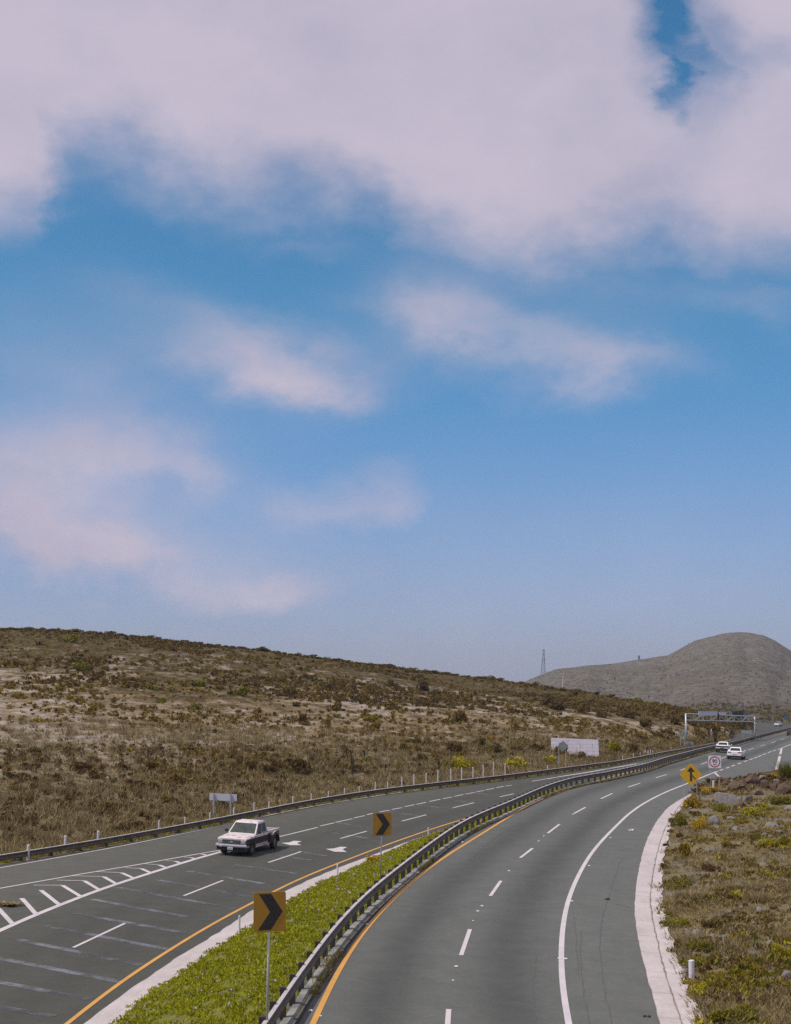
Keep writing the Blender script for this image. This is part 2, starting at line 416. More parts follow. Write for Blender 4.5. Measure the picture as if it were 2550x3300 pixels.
# ------------------------------------------------------------------ key curves (from the photograph, set on the real road surfaces)
yelR = curve(c5((415,1688),(447,1600),(492,1500),(543,1400),(597,1300),(655,1200),(728,1100),(812,1000),(912,900),(960,855),(1080,745),(1200,655),(1320,578),(1440,507),(1560,430))+c6((0,290),(60,262),(130,235),(250,188),(400,145),(560,100),(760,55),(960,8))+c7((300,1022),(600,948),(900,870),(1100,800),(1300,752),(1620,672)), zR, 0, 28, 60, 1.0, 40)
whR = curve(c6((265,1688),(245,1600),(228,1500),(220,1400),(215,1300),(215,1200),(222,1100),(235,1000),(258,900),(292,810),(345,700),(405,600),(480,510),(560,430),(640,350),(730,285),(830,230),(930,185),(1030,148),(1130,105),(1205,75)), zR, 0, 28, 0, .7, 30)
mergeR = curve(c7((630,1232),(740,1187),(825,1157),(900,1130),(985,1098),(1070,1067),(1142,1043),(1205,1020),(1260,998),(1325,973),(1395,945),(1460,925),(1530,900),(1560,888)), zR, 0, 0, 0, .7, 20)
solidR = curve(c7((1560,888),(1688,840)), zR, 0, 0, 60, 1, 0)
paveR = curve(c6((850,1688),(825,1600),(800,1500),(770,1400),(740,1280),(715,1180),(697,1080),(685,980),(690,880),(700,780),(718,680),(745,570),(780,480),(830,390),(895,310),(960,265),(1040,220),(1100,192),(1150,178),(1180,176)), zR, 0, 28, 0, .5, 12)
crackR = curve(c6((985,1688),(940,1550),(890,1400),(850,1250),(820,1120),(790,970),(785,870),(800,750),(825,620),(850,530),(885,430),(905,405),(950,330),(985,285),(1050,230),(1105,198),(1155,181),(1185,179)), zR, 0, 28, 0, .5, 8)
outR = curve(c6((1130,1688),(1085,1560),(1020,1430),(965,1270),(915,1120),(880,1000),(855,850),(862,700),(885,570),(910,470),(915,410),(960,340),(1000,300),(1060,240),(1110,207),(1160,187),(1190,183)), zR, .12, 28, 0, .5, 5)
medtop = c5((110,1688),(200,1550),(300,1410),(400,1270),(500,1130),(600,1010),(700,905),(800,810),(900,735),(1000,655),(1100,580),(1200,505),(1300,435),(1400,375),(1500,330),(1600,293),(1688,258))+c6((60,185),(150,150),(250,120),(330,98),(450,85),(600,55),(750,24))+c7((0,1008),(200,958),(400,905),(640,850),(850,808),(1000,775),(1200,722),(1400,672),(1688,605))
medR = curve(medtop, zR, .80, 26, 60, 1.0, 25)
railLpx = c4((0,606),(200,576),(400,545),(600,512),(800,476),(1000,440),(1200,405),(1400,365),(1688,318))+c5((100,310),(280,270),(560,225),(840,180),(1150,150),(1400,120),(1688,92))+c6((150,58),(300,38),(560,6))+c7((0,930),(350,873),(690,810),(900,775))
railL = curve(railLpx, zL, .55, 90, 0, 1.0, 40)
edgeL = curve(c4((0,690),(200,655),(400,620),(600,583),(800,545),(1000,505),(1300,440),(1688,370))+c5((100,350),(280,320),(560,268),(840,226),(1150,180),(1400,150),(1688,122))+c6((150,82),(300,62),(560,28)), zL, 0, 70, 0, 1.0, 30)
yelL = curve(c4((430,1688),(580,1560),(740,1440),(900,1330),(1080,1220),(1250,1110),(1450,995),(1640,905))+c5((150,845),(300,770),(500,690),(700,610),(900,535),(1100,465),(1250,415),(1400,370),(1530,335),(1600,318)), zL, 0, 20, 0, 1.0, 25)
paveL = curve(c4((550,1688),(700,1570),(820,1480),(1000,1360),(1200,1230),(1400,1110),(1620,960))+c5((240,840),(450,745),(650,665),(850,590),(1050,515),(1250,447),(1450,379),(1560,345)), zL, 0, 20, 0, .6, 12)
outL = curve(c4((770,1688),(800,1640),(960,1500),(1080,1410),(1200,1340),(1340,1240),(1470,1160),(1620,1070))+c5((240,920),(330,875),(480,785),(620,730),(760,665),(870,610),(1020,545),(1150,500),(1300,450),(1400,413),(1500,375),(1580,345)), zL, .1, 20, 0, .6, 5)
XY, XM, XRL = XofY(yelR), XofY(medR), XofY(railL)
YLend = railL[:, 1].max(); XLend = XRL(YLend)
def XleftL(Y):                       # left rail, then the hidden stretch, then the far bend
    if Y <= YLend: return XRL(Y)
    return float(np.interp(Y, [YLend, 300, 380, 560], [XLend, min(XM(300)-11, .235*300), .249*380, .249*560]))
XPL = XofY(paveL); YPend = paveL[:, 1].max()
def XrightL(Y):
    if Y <= YPend: return XPL(Y)+.05
    g = XM(YPend)-XPL(YPend)
    return XM(Y)-max(1.0, g*(1-(Y-YPend)/40)) if Y < 350 else XM(350)-1+(Y-350)*.6
# ------------------------------------------------------------------ roads
def sheet(name, mat, Ys, xl, xr, zf, ncol, uref):
    mb = MB(); U = []
    for Y in Ys:
        a, b = xl(Y), xr(Y)
        for i in range(ncol+1):
            X = a+(b-a)*i/ncol; mb.v.append((X, Y, zf(X, Y))); U.append(X-uref(Y))
    n = ncol+1
    for j in range(len(Ys)-1):
        for i in range(ncol):
            mb.f.append((j*n+i, j*n+i+1, (j+1)*n+i+1, (j+1)*n+i)); mb.m.append(0)
    o = mb.build(name, mat)
    a = o.data.attributes.new('lane_u', 'FLOAT', 'POINT'); a.data.foreach_set('value', U)
    return tag(o, kind='structure')
YsR = list(np.arange(12, 130, 1.0))+list(np.arange(130, 460, 2.0))
XOut = XofY(outR); YOut = outR[:, 1].max()
def xrR(Y): return XOut(Y)-.05 if Y < YOut-3 else 34+(Y-YOut)*.36
def latu(Y):
    i = np.argmin(abs(yelR[:, 1]-Y)); return XY(Y)
road = sheet('highway_road', M['asphR'], YsR, lambda Y: XM(Y)-.3, xrR, zR, 24, latu)
# convert lane_u to true lateral distance (perpendicular to the yellow line)
def latdist(o, ref):
    n = len(o.data.vertices); co = np.zeros(n*3); o.data.vertices.foreach_get('co', co); P = co.reshape(-1, 3)[:, :2]
    out = np.zeros(n); t = np.gradient(ref, axis=0); t /= np.linalg.norm(t, axis=1)[:, None]
    for i0 in range(0, n, 2000):
        p = P[i0:i0+2000]; d = ((p[:, None]-ref[None])**2).sum(-1); k = d.argmin(1)
        q = p-ref[k]; out[i0:i0+2000] = q[:, 0]*t[k, 1]-q[:, 1]*t[k, 0]
    o.data.attributes['lane_u'].data.foreach_set('value', out.astype(np.float32))
latdist(road, yelR)
YsL = list(np.arange(12, 160, 1.0))+list(np.arange(160, 560, 2.0))
roadL = sheet('slip_road', M['asphL'], YsL, lambda Y: XleftL(Y)-.3, XrightL, zL, 24, XPL)
latdist(roadL, yelL)
def mark(name, mb, mat, parent): return mb.build(name, mat, parent)
W, YEL = M['white'], M['yellow']
mark('edge_line', line(yelR, .17, zR), YEL, road)
mark('edge_line', line(whR, .19, zR), W, road)
mark('edge_line', line(solidR, .2, zR), W, road)
def dash(p, q, w, zf, parent, mat=W, name='lane_dash', dz=.012):
    a, b = hit(*p, zf), hit(*q, zf); c = resample([(a.x, a.y), (b.x, b.y)], .8)
    return mark(name, line(c, w, zf, dz), mat, parent)
for p, q in [(c5((1272,1760)), c5((1284,1595))), (c5((1363,1250)), c5((1420,1083))), (c5((1550,870)), c5((1618,773))),
             ([(1677,2765)], [(1717,2734)]), (c6((130,468)), c6((206,410))), (c6((297,343)), c6((372,302))), (c6((470,247)), c6((545,213))), (c6((645,173)), c6((722,147))),
             (c6((822,113)), c6((893,92))), (c7((180,1193)), c7((260,1165))), (c7((462,1112)), c7((550,1080))), (c7((733,1033)), c7((803,1008))), (c7((1108,914)), c7((1178,892))), (c7((1268,865)), c7((1335,843))), (c7((1418,822)), c7((1478,798))), (c7((1545,778)), c7((1600,760)))]:
    dash(p[0], q[0], .15, zR, road)
for cx, cy in [(665,1215),(740,1187),(825,1157),(900,1130),(985,1098),(1070,1067),(1142,1043),(1205,1020),(1260,998),(1325,973),(1395,945),(1460,925),(1530,902)]:
    dash(c7((cx-24, cy+9))[0], c7((cx+24, cy-9))[0], .2, zR, road)
dash(c7((648,1225))[0], c7((830,1392))[0], .2, zR, road, W, 'gore_line', .016)
dash(c7((1462,1315))[0], c7((1535,1000))[0], .32, zR, road, W, 'gore_line'); dash(c7((1540,975))[0], c7((1560,893))[0], .3, zR, road, W, 'gore_line', .016)
# left carriageway
mark('edge_line', line(edgeL, .13, zL), W, roadL)
mark('edge_line', line(yelL, .17, zL), YEL, roadL)
goreU = curve(c4((-60,832),(0,820),(230,780),(460,740),(610,712),(780,688),(940,660),(1100,630),(1250,603),(1400,578)), zL, 0, 12, 3, .8, 12)
goreL = curve(c4((-60,1118),(0,1090),(235,985),(385,928),(520,873),(635,830),(745,792),(860,757),(965,722),(1065,690),(1160,660),(1250,632),(1330,610),(1410,588)), zL, 0, 12, 3, .8, 15)
mark('gore_line', line(goreU, .15, zL), W, roadL); mark('gore_line', line(goreL, .30, zL), W, roadL)
for k, h in enumerate([[(-130,1040),(-70,1130)], [(-10,950),(80,1048)], [(140,885),(230,985)], [(262,833),(385,930)], [(215,802),(400,802),(520,875)], [(365,770),(540,773),(635,830)], [(460,742),(665,747),(745,793)], [(610,715),(780,722),(858,757)], [(800,690),(905,695),(965,722)], [(930,665),(1020,672),(1065,690)], [(1060,645),(1125,648),(1160,662)], [(1180,622),(1225,625),(1250,632)], [(1290,602),(1330,610)]]):
    w = [tuple(hit(*p, zL))[:2] for p in c4(*h)]
    if len(w) > 2: mark('hatch_marking', line(resample(w[:2], .5), .13, zL, .020), W, roadL)
    mark('hatch_marking', line(resample(w[-2:], .5), .24, zL, .016), W, roadL)
for a, b in [((200,490),(445,430)),((460,422),(550,402)),((558,398),(668,375)),((678,370),(748,355)),((760,350),(800,340)),((840,332),(905,320)),((920,316),(985,304)),((1000,298),(1065,285)),((1078,283),(1140,270)),((1160,265),(1230,250)),((1245,247),(1305,236)),((1318,232),(1378,220)),((1392,217),(1455,206)),((1462,203),(1510,194)),((1520,191),(1575,180)),((1588,177),(1635,168)),((1645,166),(1688,160)),
             ((130,655),(340,585)),((590,502),(758,455)),((985,390),(1140,350)),((1312,305),(1445,273)),((1610,235),(1700,215))]:
    dash(c5(a)[0], c5(b)[0], .15, zL, roadL)
for a, b in [((470,1200),(800,1045)),((1178,868),(1428,770))]: dash(c4(a)[0], c4(b)[0], .15, zL, roadL)
for pts in ([(30,135),(200,108),(400,78),(700,22)], [(130,120),(330,86),(560,48),(760,16)]):
    c = curve(c6(*pts), zL, 0, 0, 0, 1, 6); mark('edge_line', line(c, .16, zL), W, roadL)
for a, b in [((-60,1570),(350,1640)),((-60,1410),(570,1530)),((-60,1258),(780,1420)),((100,1145),(900,1310)),((300,1060),(1090,1215)),((470,980),(1190,1105)),((590,890),(1340,1030)),((760,815),(1500,950)),((1010,765),(1620,880)),((1200,710),(1688,790)),((-60,1700),(200,1760)),((1500,670),(1900,725)),((1640,590),(1990,640))]:
    mk = dash(c4(a)[0], c4(b)[0], .42, zL, roadL, M['rumble'], 'rumble_line', .008)
for a, b in [((240,572),(500,612)),((460,455),(770,500)),((570,400),(800,435)),((900,330),(1140,362)),((1100,290),(1320,312)),((1280,252),(1460,275)),((1455,210),(1560,224))]:
    dash(c5(a)[0], c5(b)[0], .3, zL, roadL, M['rumble'], 'rumble_line', .008)
def arrow(pts, tris):
    q = []
    for p in c5(*pts):
        w = hit(*p, zL); q.append((w.x, w.y, zL(w.x, w.y)+.016))
    mb = MB()
    for t in tris: mb.poly([q[i] for i in t])
    return mb
mark('arrow_marking', arrow([(213,530),(262,528),(292,517),(344,520),(312,532),(342,545),(270,545)], ((0,1,6),(1,2,3,4),(1,4,5,6))), W, roadL)
mark('arrow_marking', arrow([(497,569),(548,566),(590,555),(634,557),(604,572),(632,589),(553,587)], ((0,1,6),(1,2,3,4),(1,4,5,6))), W, roadL)
for pts, w in ([((530,850),(503,930),(478,1010),(466,1120),(464,1220),(480,1400),(508,1540),(545,1688)), .05], [((505,540),(580,552),(660,572)), .05], [((560,918),(610,930),(655,942)), .06], [((600,640),(560,740),(535,830)), .035], [((345,1100),(340,1250),(352,1450),(395,1688)), .05], [((820,262),(860,280),(905,305)), .05], [((300,1000),(318,1200),(330,1400)), .04], [((60,1250),(40,1420),(50,1688)), .03]):
    c = jag(curve(c6(*pts), zR, 0, 0, 0, .3, 4), .10); line(c, w*.6, zR, .009).build('road_crack', M['sealant'], road)
c = jag(curve(c5((1700,420),(1600,480),(1500,560),(1440,620)), zR, 0, 0, 0, .3, 4), .06); line(c, .04, zR, .009).build('road_crack', M['sealant'], road)
# gutters
def eqn(a, b):
    n = max(len(a), len(b)); f = lambda c: np.stack([np.interp(np.linspace(0, 1, n), np.linspace(0, 1, len(c)), c[:, i]) for i in (0, 1)], 1)
    return f(a), f(b)
def gutter(name, inner, mid, outer, zf, z0, z1, z2, kind='structure'):
    mb = MB(); n = 400
    f = lambda c: resample(c, .001) if False else np.stack([np.interp(np.linspace(0, 1, n), np.linspace(0, 1, len(c)), c[:, i]) for i in (0, 1)], 1)
    cs = [f(inner), f(inner), f(mid), f(outer), f(outer)]
    for i in range(n):
        for c, z in zip(cs, (-.05, z0, z1, z2, -.3)): mb.v.append((c[i][0], c[i][1], zf(*c[i])+z))
    for i in range(n-1):
        for j in range(4): mb.f.append((5*i+j, 5*i+j+1, 5*i+j+6, 5*i+j+5)); mb.m.append(0)
    return tag(mb.build(name, M['conc']), kind=kind), cs
outRj = jag(outR, .22); outLj = jag(outL, .35)
g1, cs1 = gutter('concrete_gutter', jag(paveR, .05), crackR, outRj, zR, .05, .055, .15)
ck = jag(cs1[2], .06)
mk = MB()
for i in range(len(ck)):
    w = .012+.05*abs(noise.noise((ck[i][0]*.7, ck[i][1]*.7, 1)))
    for s in (-w, w): mk.v.append((ck[i][0]+s, ck[i][1], zR(*ck[i])+.072+.06*max(0, s)))
for i in range(len(ck)-1): mk.f.append((2*i, 2*i+1, 2*i+3, 2*i+2)); mk.m.append(0)
ci, cm, cu = cs1[1], cs1[2], cs1[3]; acc = 0
for i in range(1, len(ci)-1):
    acc += math.hypot(*(ci[i]-ci[i-1]))
    if acc > 3.1:
        acc = 0; t = ci[i+1]-ci[i]; t /= np.linalg.norm(t)+1e-9
        for (pa, za), (pb, zb) in (((ci[i], .058), (cm[i], .063)), ((cm[i], .063), (cu[i], .157))):
            o = len(mk.v)
            for p, z in ((pa, za), (pb, zb)):
                for q in (-.006, .006): mk.v.append((p[0]+t[0]*q, p[1]+t[1]*q, zR(*p)+z))
            mk.f.append((o, o+1, o+3, o+2)); mk.m.append(0)
mk.build('seam', M['crack'], g1)
midL = (lambda a, b: (a+b)/2)(*eqn(paveL, outLj))
g2, cs2 = gutter('concrete_gutter', jag(paveL, .12), midL, outLj, zL, .05, .07, .10)
# ------------------------------------------------------------------ terrain: median
XG = XofY(outLj); YGend = outL[:, 1].max()
def xg(Y): return XG(Y)-.12 if Y < YGend else XrightL(Y)-.1
def xmr(Y): return XM(Y)+.12
mb = MB(); YsM = list(np.arange(12, 200, .8))+list(np.arange(200, 440, 4)); nc = 14
for Y in YsM:
    a, b = xg(Y), xmr(Y); za, zb = zL(a, Y)+.05, zR(b, Y)+.03
    for i in range(nc+1):
        t = i/nc; X = a+(b-a)*t
        mb.v.append((X, Y, za+(zb-za)*t+.25*math.sin(math.pi*t)*min(1, (b-a)/4)+.06*noise.noise((X*.5, Y*.5, 0))*math.sin(math.pi*t)))
for j in range(len(YsM)-1):
    for i in range(nc): mb.f.append((j*(nc+1)+i, j*(nc+1)+i+1, (j+1)*(nc+1)+i+1, (j+1)*(nc+1)+i)); mb.m.append(0)
median = tag(mb.build('median_ground', M['medsoil'], None, True), kind='structure')
def bvh(o):
    me = o.data; return BVHTree.FromPolygons([v.co[:] for v in me.vertices], [p.vertices[:] for p in me.polygons])
bvM = bvh(median)
def cast(bv, px, py):
    d = Vector(ray(px, py)).normalized(); r = bv.ray_cast(Vector((0, 0, CH)), d)
    return r[0]
def down(bv, X, Y, default=None):
    r = bv.ray_cast(Vector((X, Y, 200)), Vector((0, 0, -1)))
    return r[0] if r[0] else default
# ------------------------------------------------------------------ terrain: left hillside
ridgepx = [(-1500,1975),(-900,1980),(-400,1995),(0,2024),(120,2027),(240,2032),(400,2045),(520,2058),(640,2072),(760,2082),(850,2092),(960,2108),(1100,2125),(1230,2142),(1350,2158),(1480,2173),(1600,2187),(1690,2200),(1800,2219),(1900,2228),(2000,2248),(2090,2260),(2160,2272),(2254,2290),(2330,2300),(2400,2315),(2425,2327),(2444,2346)]
ridgeD = [(-1500,230),(-900,290),(0,330),(850,345),(1690,365),(2000,345),(2254,335),(2444,385)]
outc = []
for Y in np.arange(8, 386, 1.0): outc.append((XleftL(Y), Y))
outc = np.array(outc)
bpx = np.array([project(x, y, zL(x, y))[0] for x, y in outc])
cols = np.concatenate([np.arange(-1480, 0, 40.), np.arange(0, 2440, 8.)])
NR = 110
mb = MB(); zone = []
HG = []
for c in cols:
    k = int(np.argmin(abs(bpx-c)+np.where(outc[:, 1] < 30, 1e4, 0))); bx, by = outc[k]
    o2 = outc[min(k+2, len(outc)-1)]-outc[max(k-2, 0)]; o2 /= np.linalg.norm(o2)
    bx, by = bx-o2[1]*.25, by+o2[0]*.25
    bz = zL(bx, by)-.03
    ry = float(np.interp(c, [p[0] for p in ridgepx], [p[1] for p in ridgepx])); rd = max(by+15, float(np.interp(c, [p[0] for p in ridgeD], [p[1] for p in ridgeD])))
    rp = at_depth(c, ry+4, rd)
    for j in range(NR+12):
        if j <= NR:
            t = (j/NR); td = t**1.35
            X, Y = bx+(rp.x-bx)*td, by+(rp.y-by)*td
            g = td**1.12*.93+.07*sstep(.0, 1, td)
            z = bz+(rp.z-bz)*g
            amp = sstep(.03, .3, td)*(1-.85*sstep(.85, 1, td))
            z += amp*(1.1*noise.noise((X*.022, Y*.022, 4))+.35*noise.noise((X*.12, Y*.12, 9)))
            if td < .02: z += .05*noise.noise((X, Y, 2))
            zz = td
        else:
            u = (j-NR)/11; X, Y = rp.x+rp.x/rp.y*u*60, rp.y+u*60; z = rp.z-u*u*14-u*1.5; zz = 1
        mb.v.append((X, Y, z)); zone.append(zz)
n = NR+12
for i in range(len(cols)-1):
    for j in range(n-1): mb.f.append((i*n+j, i*n+n+j, i*n+n+j+1, i*n+j+1)); mb.m.append(0)
hill = tag(mb.build('hillside', M['hill'], None, True), kind='structure')
hill.data.attributes.new('zone', 'FLOAT', 'POINT').data.foreach_set('value', zone)
bvH = bvh(hill)
HV = np.array(mb.v).reshape(len(cols), n, 3)
# ground plain reaching the horizon
mb = MB(); g = [-6000, -3000, -1500, -700, -300, 0, 300, 700, 1500, 3000, 6000]; gy = [-300, 0, 200, 420, 700, 1200, 2000, 4000, 8000]
for y in gy:
    for x in g: mb.v.append((x, y, -16. if y < 300 else -9.5))
for j in range(len(gy)-1):
    for i in range(len(g)-1): a = j*len(g)+i; mb.f.append((a, a+1, a+len(g)+1, a+len(g))); mb.m.append(0)
ground = tag(mb.build('ground', M['hill']), kind='structure')
ground.data.attributes.new('zone', 'FLOAT', 'POINT').data.foreach_set('value', [.85]*len(mb.v))
# far mountain
mpx = [(1300,2215),(1500,2212),(1620,2208),(1690,2196),(1740,2174),(1790,2156),(1860,2148),(1900,2143),(1980,2138),(2060,2124),(2150,2112),(2180,2096),(2240,2064),(2290,2050),(2340,2039),(2380,2036),(2420,2038),(2460,2046),(2500,2064),(2540,2090),(2580,2114),(2650,2150),(2760,2170),(2950,2180),(3300,2200)]
mb = MB(); zone = []; mc = np.arange(1300, 3300, 10.); nr = 90
for c in mc:
    ry = float(np.interp(c, [p[0] for p in mpx], [p[1] for p in mpx]))
    rp = at_depth(c, ry+1, 1500+.10*(c-2000)); bp_ = at_depth(c, 2318, 560)
    for j in range(nr+10):
        t = j/nr
        if t <= 1:
            X, Y = bp_.x+(rp.x-bp_.x)*t, bp_.y+(rp.y-bp_.y)*t; z = bp_.z-4*(1-t)+(rp.z-bp_.z)*(.25*t+.75*t**1.8)
            am = math.sin(math.pi*min(1, t*1.0))**.7
            z += am*(9*noise.noise((X*.006, Y*.004, 2))+3*noise.noise((X*.02, Y*.015, 5))+1.2*noise.noise((X*.07, Y*.05, 5)))
            z += .6*noise.noise((X*.05, Y*.05, 7))
            z -= am*(9*max(0, .35-abs(noise.noise((c*.0075+.6*noise.noise((t*2, c*.004, 1)), t*.7, 3.3))))+4*max(0, .3-abs(noise.noise((c*.02+.8*noise.noise((t*3, c*.01, 1)), t*1.1, 6.3)))))
        else:
            u = (t-1)*9; X, Y = rp.x*(1+.12*u), rp.y*(1+.12*u); z = rp.z-30*u*u-4*u
        mb.v.append((X, Y, z)); zone.append(min(1, t))
n2 = nr+10
for i in range(len(mc)-1):
    for j in range(n2-1): mb.f.append((i*n2+j, i*n2+n2+j, i*n2+n2+j+1, i*n2+j+1)); mb.m.append(0)
mount = tag(mb.build('mountain', M['mount'], None, True), kind='structure')
mount.data.attributes.new('zone', 'FLOAT', 'POINT').data.foreach_set('value', zone)
bvMt = bvh(mount)
# right bank with the rubble mound
Ytip = outR[-1][1]; Xtip = outR[-1][0]
mc0 = hit(2470, 2572, zR)
def zB(X, Y):
    if Y < Ytip: dx = X-XOut(Y)
    else: dx = (X-Xtip)-(Y-Ytip)*1.0
    e = sstep(0, 1.2, dx)
    z = zR(X, Y)+.10+.05*e+.085*max(0, min(dx, 25))
    z += e*(.16*noise.noise((X*.35, Y*.35, 0))+.35*noise.noise((X*.09, Y*.09, 5)))
    u = (X-mc0.x)/7.5; v = (Y-mc0.y)/5.5
    z += 1.15*math.exp(-u*u-v*v)*(1+.55*noise.noise((X*.7, Y*.7, 3)))+1.0*math.exp(-((X-mc0.x-6)/5)**2-((Y-mc0.y-1)/5)**2)
    # falls away to the ramp behind
    far = Ytip+4+(X-Xtip)*.25 if X < mc0.x+8 else Ytip+8+(X-mc0.x-8)*2.2
    fall = sstep(0, 6, Y-far)
    return z*(1-fall)+(zR(X, Y)-.25)*fall
mb = MB(); YsB = [12+.9*i for i in range(150)]; nb = 60
for Y in YsB:
    x0 = (XOut(Y)-.1) if Y < Ytip else Xtip+(Y-Ytip)*1.0
    for i in range(nb+1):
        t = i/nb; X = x0+(t*12 if t < .5 else 6+(t-.5)*2*14+((t-.5)*2)**3*40); mb.v.append((X, Y, zB(X, Y)))
for j in range(len(YsB)-1):
    for i in range(nb): a = j*(nb+1)+i; mb.f.append((a, a+1, a+nb+2, a+nb+1)); mb.m.append(0)
bank = tag(mb.build('roadside_bank', M['bank'], None, True), kind='structure')
bank.data.attributes.new('mound', 'FLOAT', 'POINT').data.foreach_set('value', [sstep(.15, .6, math.exp(-((v[0]-mc0.x-2)/9)**2-((v[1]-mc0.y)/5)**2)*(1+.5*noise.noise((v[0]*.5, v[1]*.5, 1)))) for v in mb.v])
bvB = bvh(bank)
# ------------------------------------------------------------------ guardrails
def wbeam(c, zf, side, parent, z0=.80, u0=-.06):
    """corrugated beam following plan curve c; side=+1 faces the curve's right"""
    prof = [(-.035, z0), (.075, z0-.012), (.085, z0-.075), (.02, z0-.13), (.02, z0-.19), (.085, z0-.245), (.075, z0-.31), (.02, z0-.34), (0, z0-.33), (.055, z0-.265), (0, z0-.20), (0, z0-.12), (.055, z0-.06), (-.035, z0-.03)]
    mi = [1]+[0]*13  # top fold takes the sunlit colour, all other folds the shaded one
    t = np.gradient(c, axis=0); t /= np.linalg.norm(t, axis=1)[:, None]+1e-9
    rn = np.stack([t[:, 1], -t[:, 0]], 1)*side
    rings = []
    for p, r in zip(c, rn):
        z = zf(p[0], p[1]); rings.append([(p[0]+r[0]*(u+u0), p[1]+r[1]*(u+u0), z+h) for u, h in prof])
    mb = MB(); mb.loft(rings, mi); return mb.build('beam', [M['rail'], M['railtop']], parent)
def guardrail(c, zf, step, double, label, ph=.86, z0=.80):
    root = empty('guardrail', (0, 0, 0)); tag(root, label, 'guardrail')
    wbeam(c, zf, 1, root, z0)
    c = offs(c, -.16)
    L = resample(c, step); pts = []
    for i in range(len(L)-1):
        d = L[i+1]-L[i]; pts.append((L[i], math.atan2(d[1], d[0])))
    order = sorted(range(len(pts)), key=lambda i: pts[i][0][1] if project(*pts[i][0], zf(*pts[i][0]))[0] > -40 and project(*pts[i][0], zf(*pts[i][0])+.9)[1] < 3340 else 1e5)
    mbs = MB(); proto = None
    w, d = (.075, .08)
    for r, i in enumerate(order):
        p, a = pts[i]; z = zf(*p)
        if r < 100:
            if proto is None:
                b = MB(); b.box(-w, w, -d+.0, d-.004, -.25, ph); proto = b.build('post', M['railpost'], root); o = proto
            else:
                o = proto.copy(); COL.objects.link(o); o.parent = root
            o.location = (p[0], p[1], z); o.rotation_euler = (0, 0, a)
        else:
            ca, sa = math.cos(a), math.sin(a)
            q = [(p[0]+ca*x-sa*y, p[1]+sa*x+ca*y) for x, y in ((-w, -d), (w, -d), (w, d), (-w, d))]
            mbs.prism([(x, y, z-.2) for x, y in q], [(x, y, z+ph) for x, y in q])
    if mbs.v: tag(mbs.build('post', M['railpost'], root), kind='stuff')
    return root
medRc = medR[medR[:, 1] < 420]
zM = lambda X, Y: zR(X, Y)
guardrail(medRc, zM, 1.65, True, 'weathered metal guardrail with dark posts between the two carriageways')
# low kerb under the median rail
kc = offs(medRc, .10); mbk = MB(); kj = jag(kc, .06)
rings = []
tt = np.gradient(kj, axis=0); tt /= np.linalg.norm(tt, axis=1)[:, None]
for p, t in zip(kj, tt):
    r = (t[1], -t[0]); z = zR(*p); h = .09+.06*noise.noise((p[0]*1.3, p[1]*1.3, 0))
    rings.append([(p[0]-r[0]*.25, p[1]-r[1]*.25, z-.05), (p[0]-r[0]*.22, p[1]-r[1]*.22, z+h), (p[0]-r[0]*.02, p[1]-r[1]*.02, z+h), (p[0]+r[0]*.05, p[1]+r[1]*.05, z-.05)])
mbk.loft(rings); tag(mbk.build('kerb', plain('kerb_stone', (.27, .265, .25), .95, 0, .8, 1.3)), kind='structure')
dk = jag(offs(medRc, .27), .05); mbd = ribbon(offs(dk, -.045), offs(dk, .045), zR, .010); tag(mbd.build('gutter_seam', M['crackd']), kind='structure')  # thin dark line along the kerb's outer edge
far = np.array([(XleftL(Y), Y) for Y in np.arange(YLend+1, 300, 2)])
rl = np.vstack([railL, far]); rl = smooth(resample(rl[rl[:, 1] > 14], 1.5), 6)
guardrail(rl, zL, 2.7, False, 'long metal guardrail along the foot of the dry hillside', .56, .55)
fr = np.array([tuple(hit(*p, zL, .75))[:2] for p in c7((1215,516),(1350,523),(1500,533),(1688,546),(1900,560))])
guardrail(resample(fr, 2), zL, 3.8, False, 'distant pale guardrail on the far bend at right', .74)
# ------------------------------------------------------------------ small things
def post(p, h, r=.055, name='delineator_post', label=None, group=None, proto=[None], cat='post', band=False):
    if proto[0] is None:
        b = MB(); n = 10
        b.tube((0, 0, -.15), (0, 0, 1.0), .055, .052, 10); b.tube((0, 0, 1.0), (0, 0, 1.03), .052, .03, 10)
        o = b.build(name, M['postwhite'], None, False); proto[0] = o
    else: o = proto[0].copy(); COL.objects.link(o)
    o.location = p; o.scale = (r/.055, r/.055, h/1.03); tag(o, label, cat, group); return o
GP = 'white posts along the left guardrail'
for (x, y0, y1) in [(180,545,640),(418,487,590),(628,455,550)]:
    p = hit(*c4((x, y1))[0], zL); px = c4((x, y0))[0]; h = (c4((x, y1))[0][1]-px[1])*p.y/F
    post(p, h, .085, label='white post standing on the road side of the left guardrail', group='white posts before the left guardrail')
orl = offs(railL, -.9); opx = np.array([project(x, y, zL(x, y))[0] for x, y in orl])
for x, y0, src in [(1020,383,c4),(1185,367,c4),(1345,340,c4),(1498,303,c4),(1628,270,c4),(135,263,c5),(287,230,c5),(405,215,c5),(515,203,c5),(618,183,c5),(712,168,c5),(815,140,c5),(893,137,c5),(985,107,c5),(1062,90,c5),(1140,82,c5),(1215,62,c5),(1298,55,c5),(1367,47,c5),(1440,45,c5),(1505,30,c5),(1570,15,c5),(1645,20,c5),(130,1030,c3),(680,965,c3),(722,942,c3),(755,928,c3),(773,928,c3),(788,926,c3),(803,930,c3),(610,972,c3)]:
    px = src((x, y0))[0]; k = int(np.argmin(abs(opx-px[0])+np.where(orl[:, 1] < 40, 1e4, 0))); X, Y = orl[k]; z = zL(X, Y)
    q = at_depth(px[0], px[1], Y); h = min(1.75, max(.8, q.z-z))
    post((q.x, Y, z), h, .055, label='white post standing behind the left guardrail at the hillside foot', group=GP)
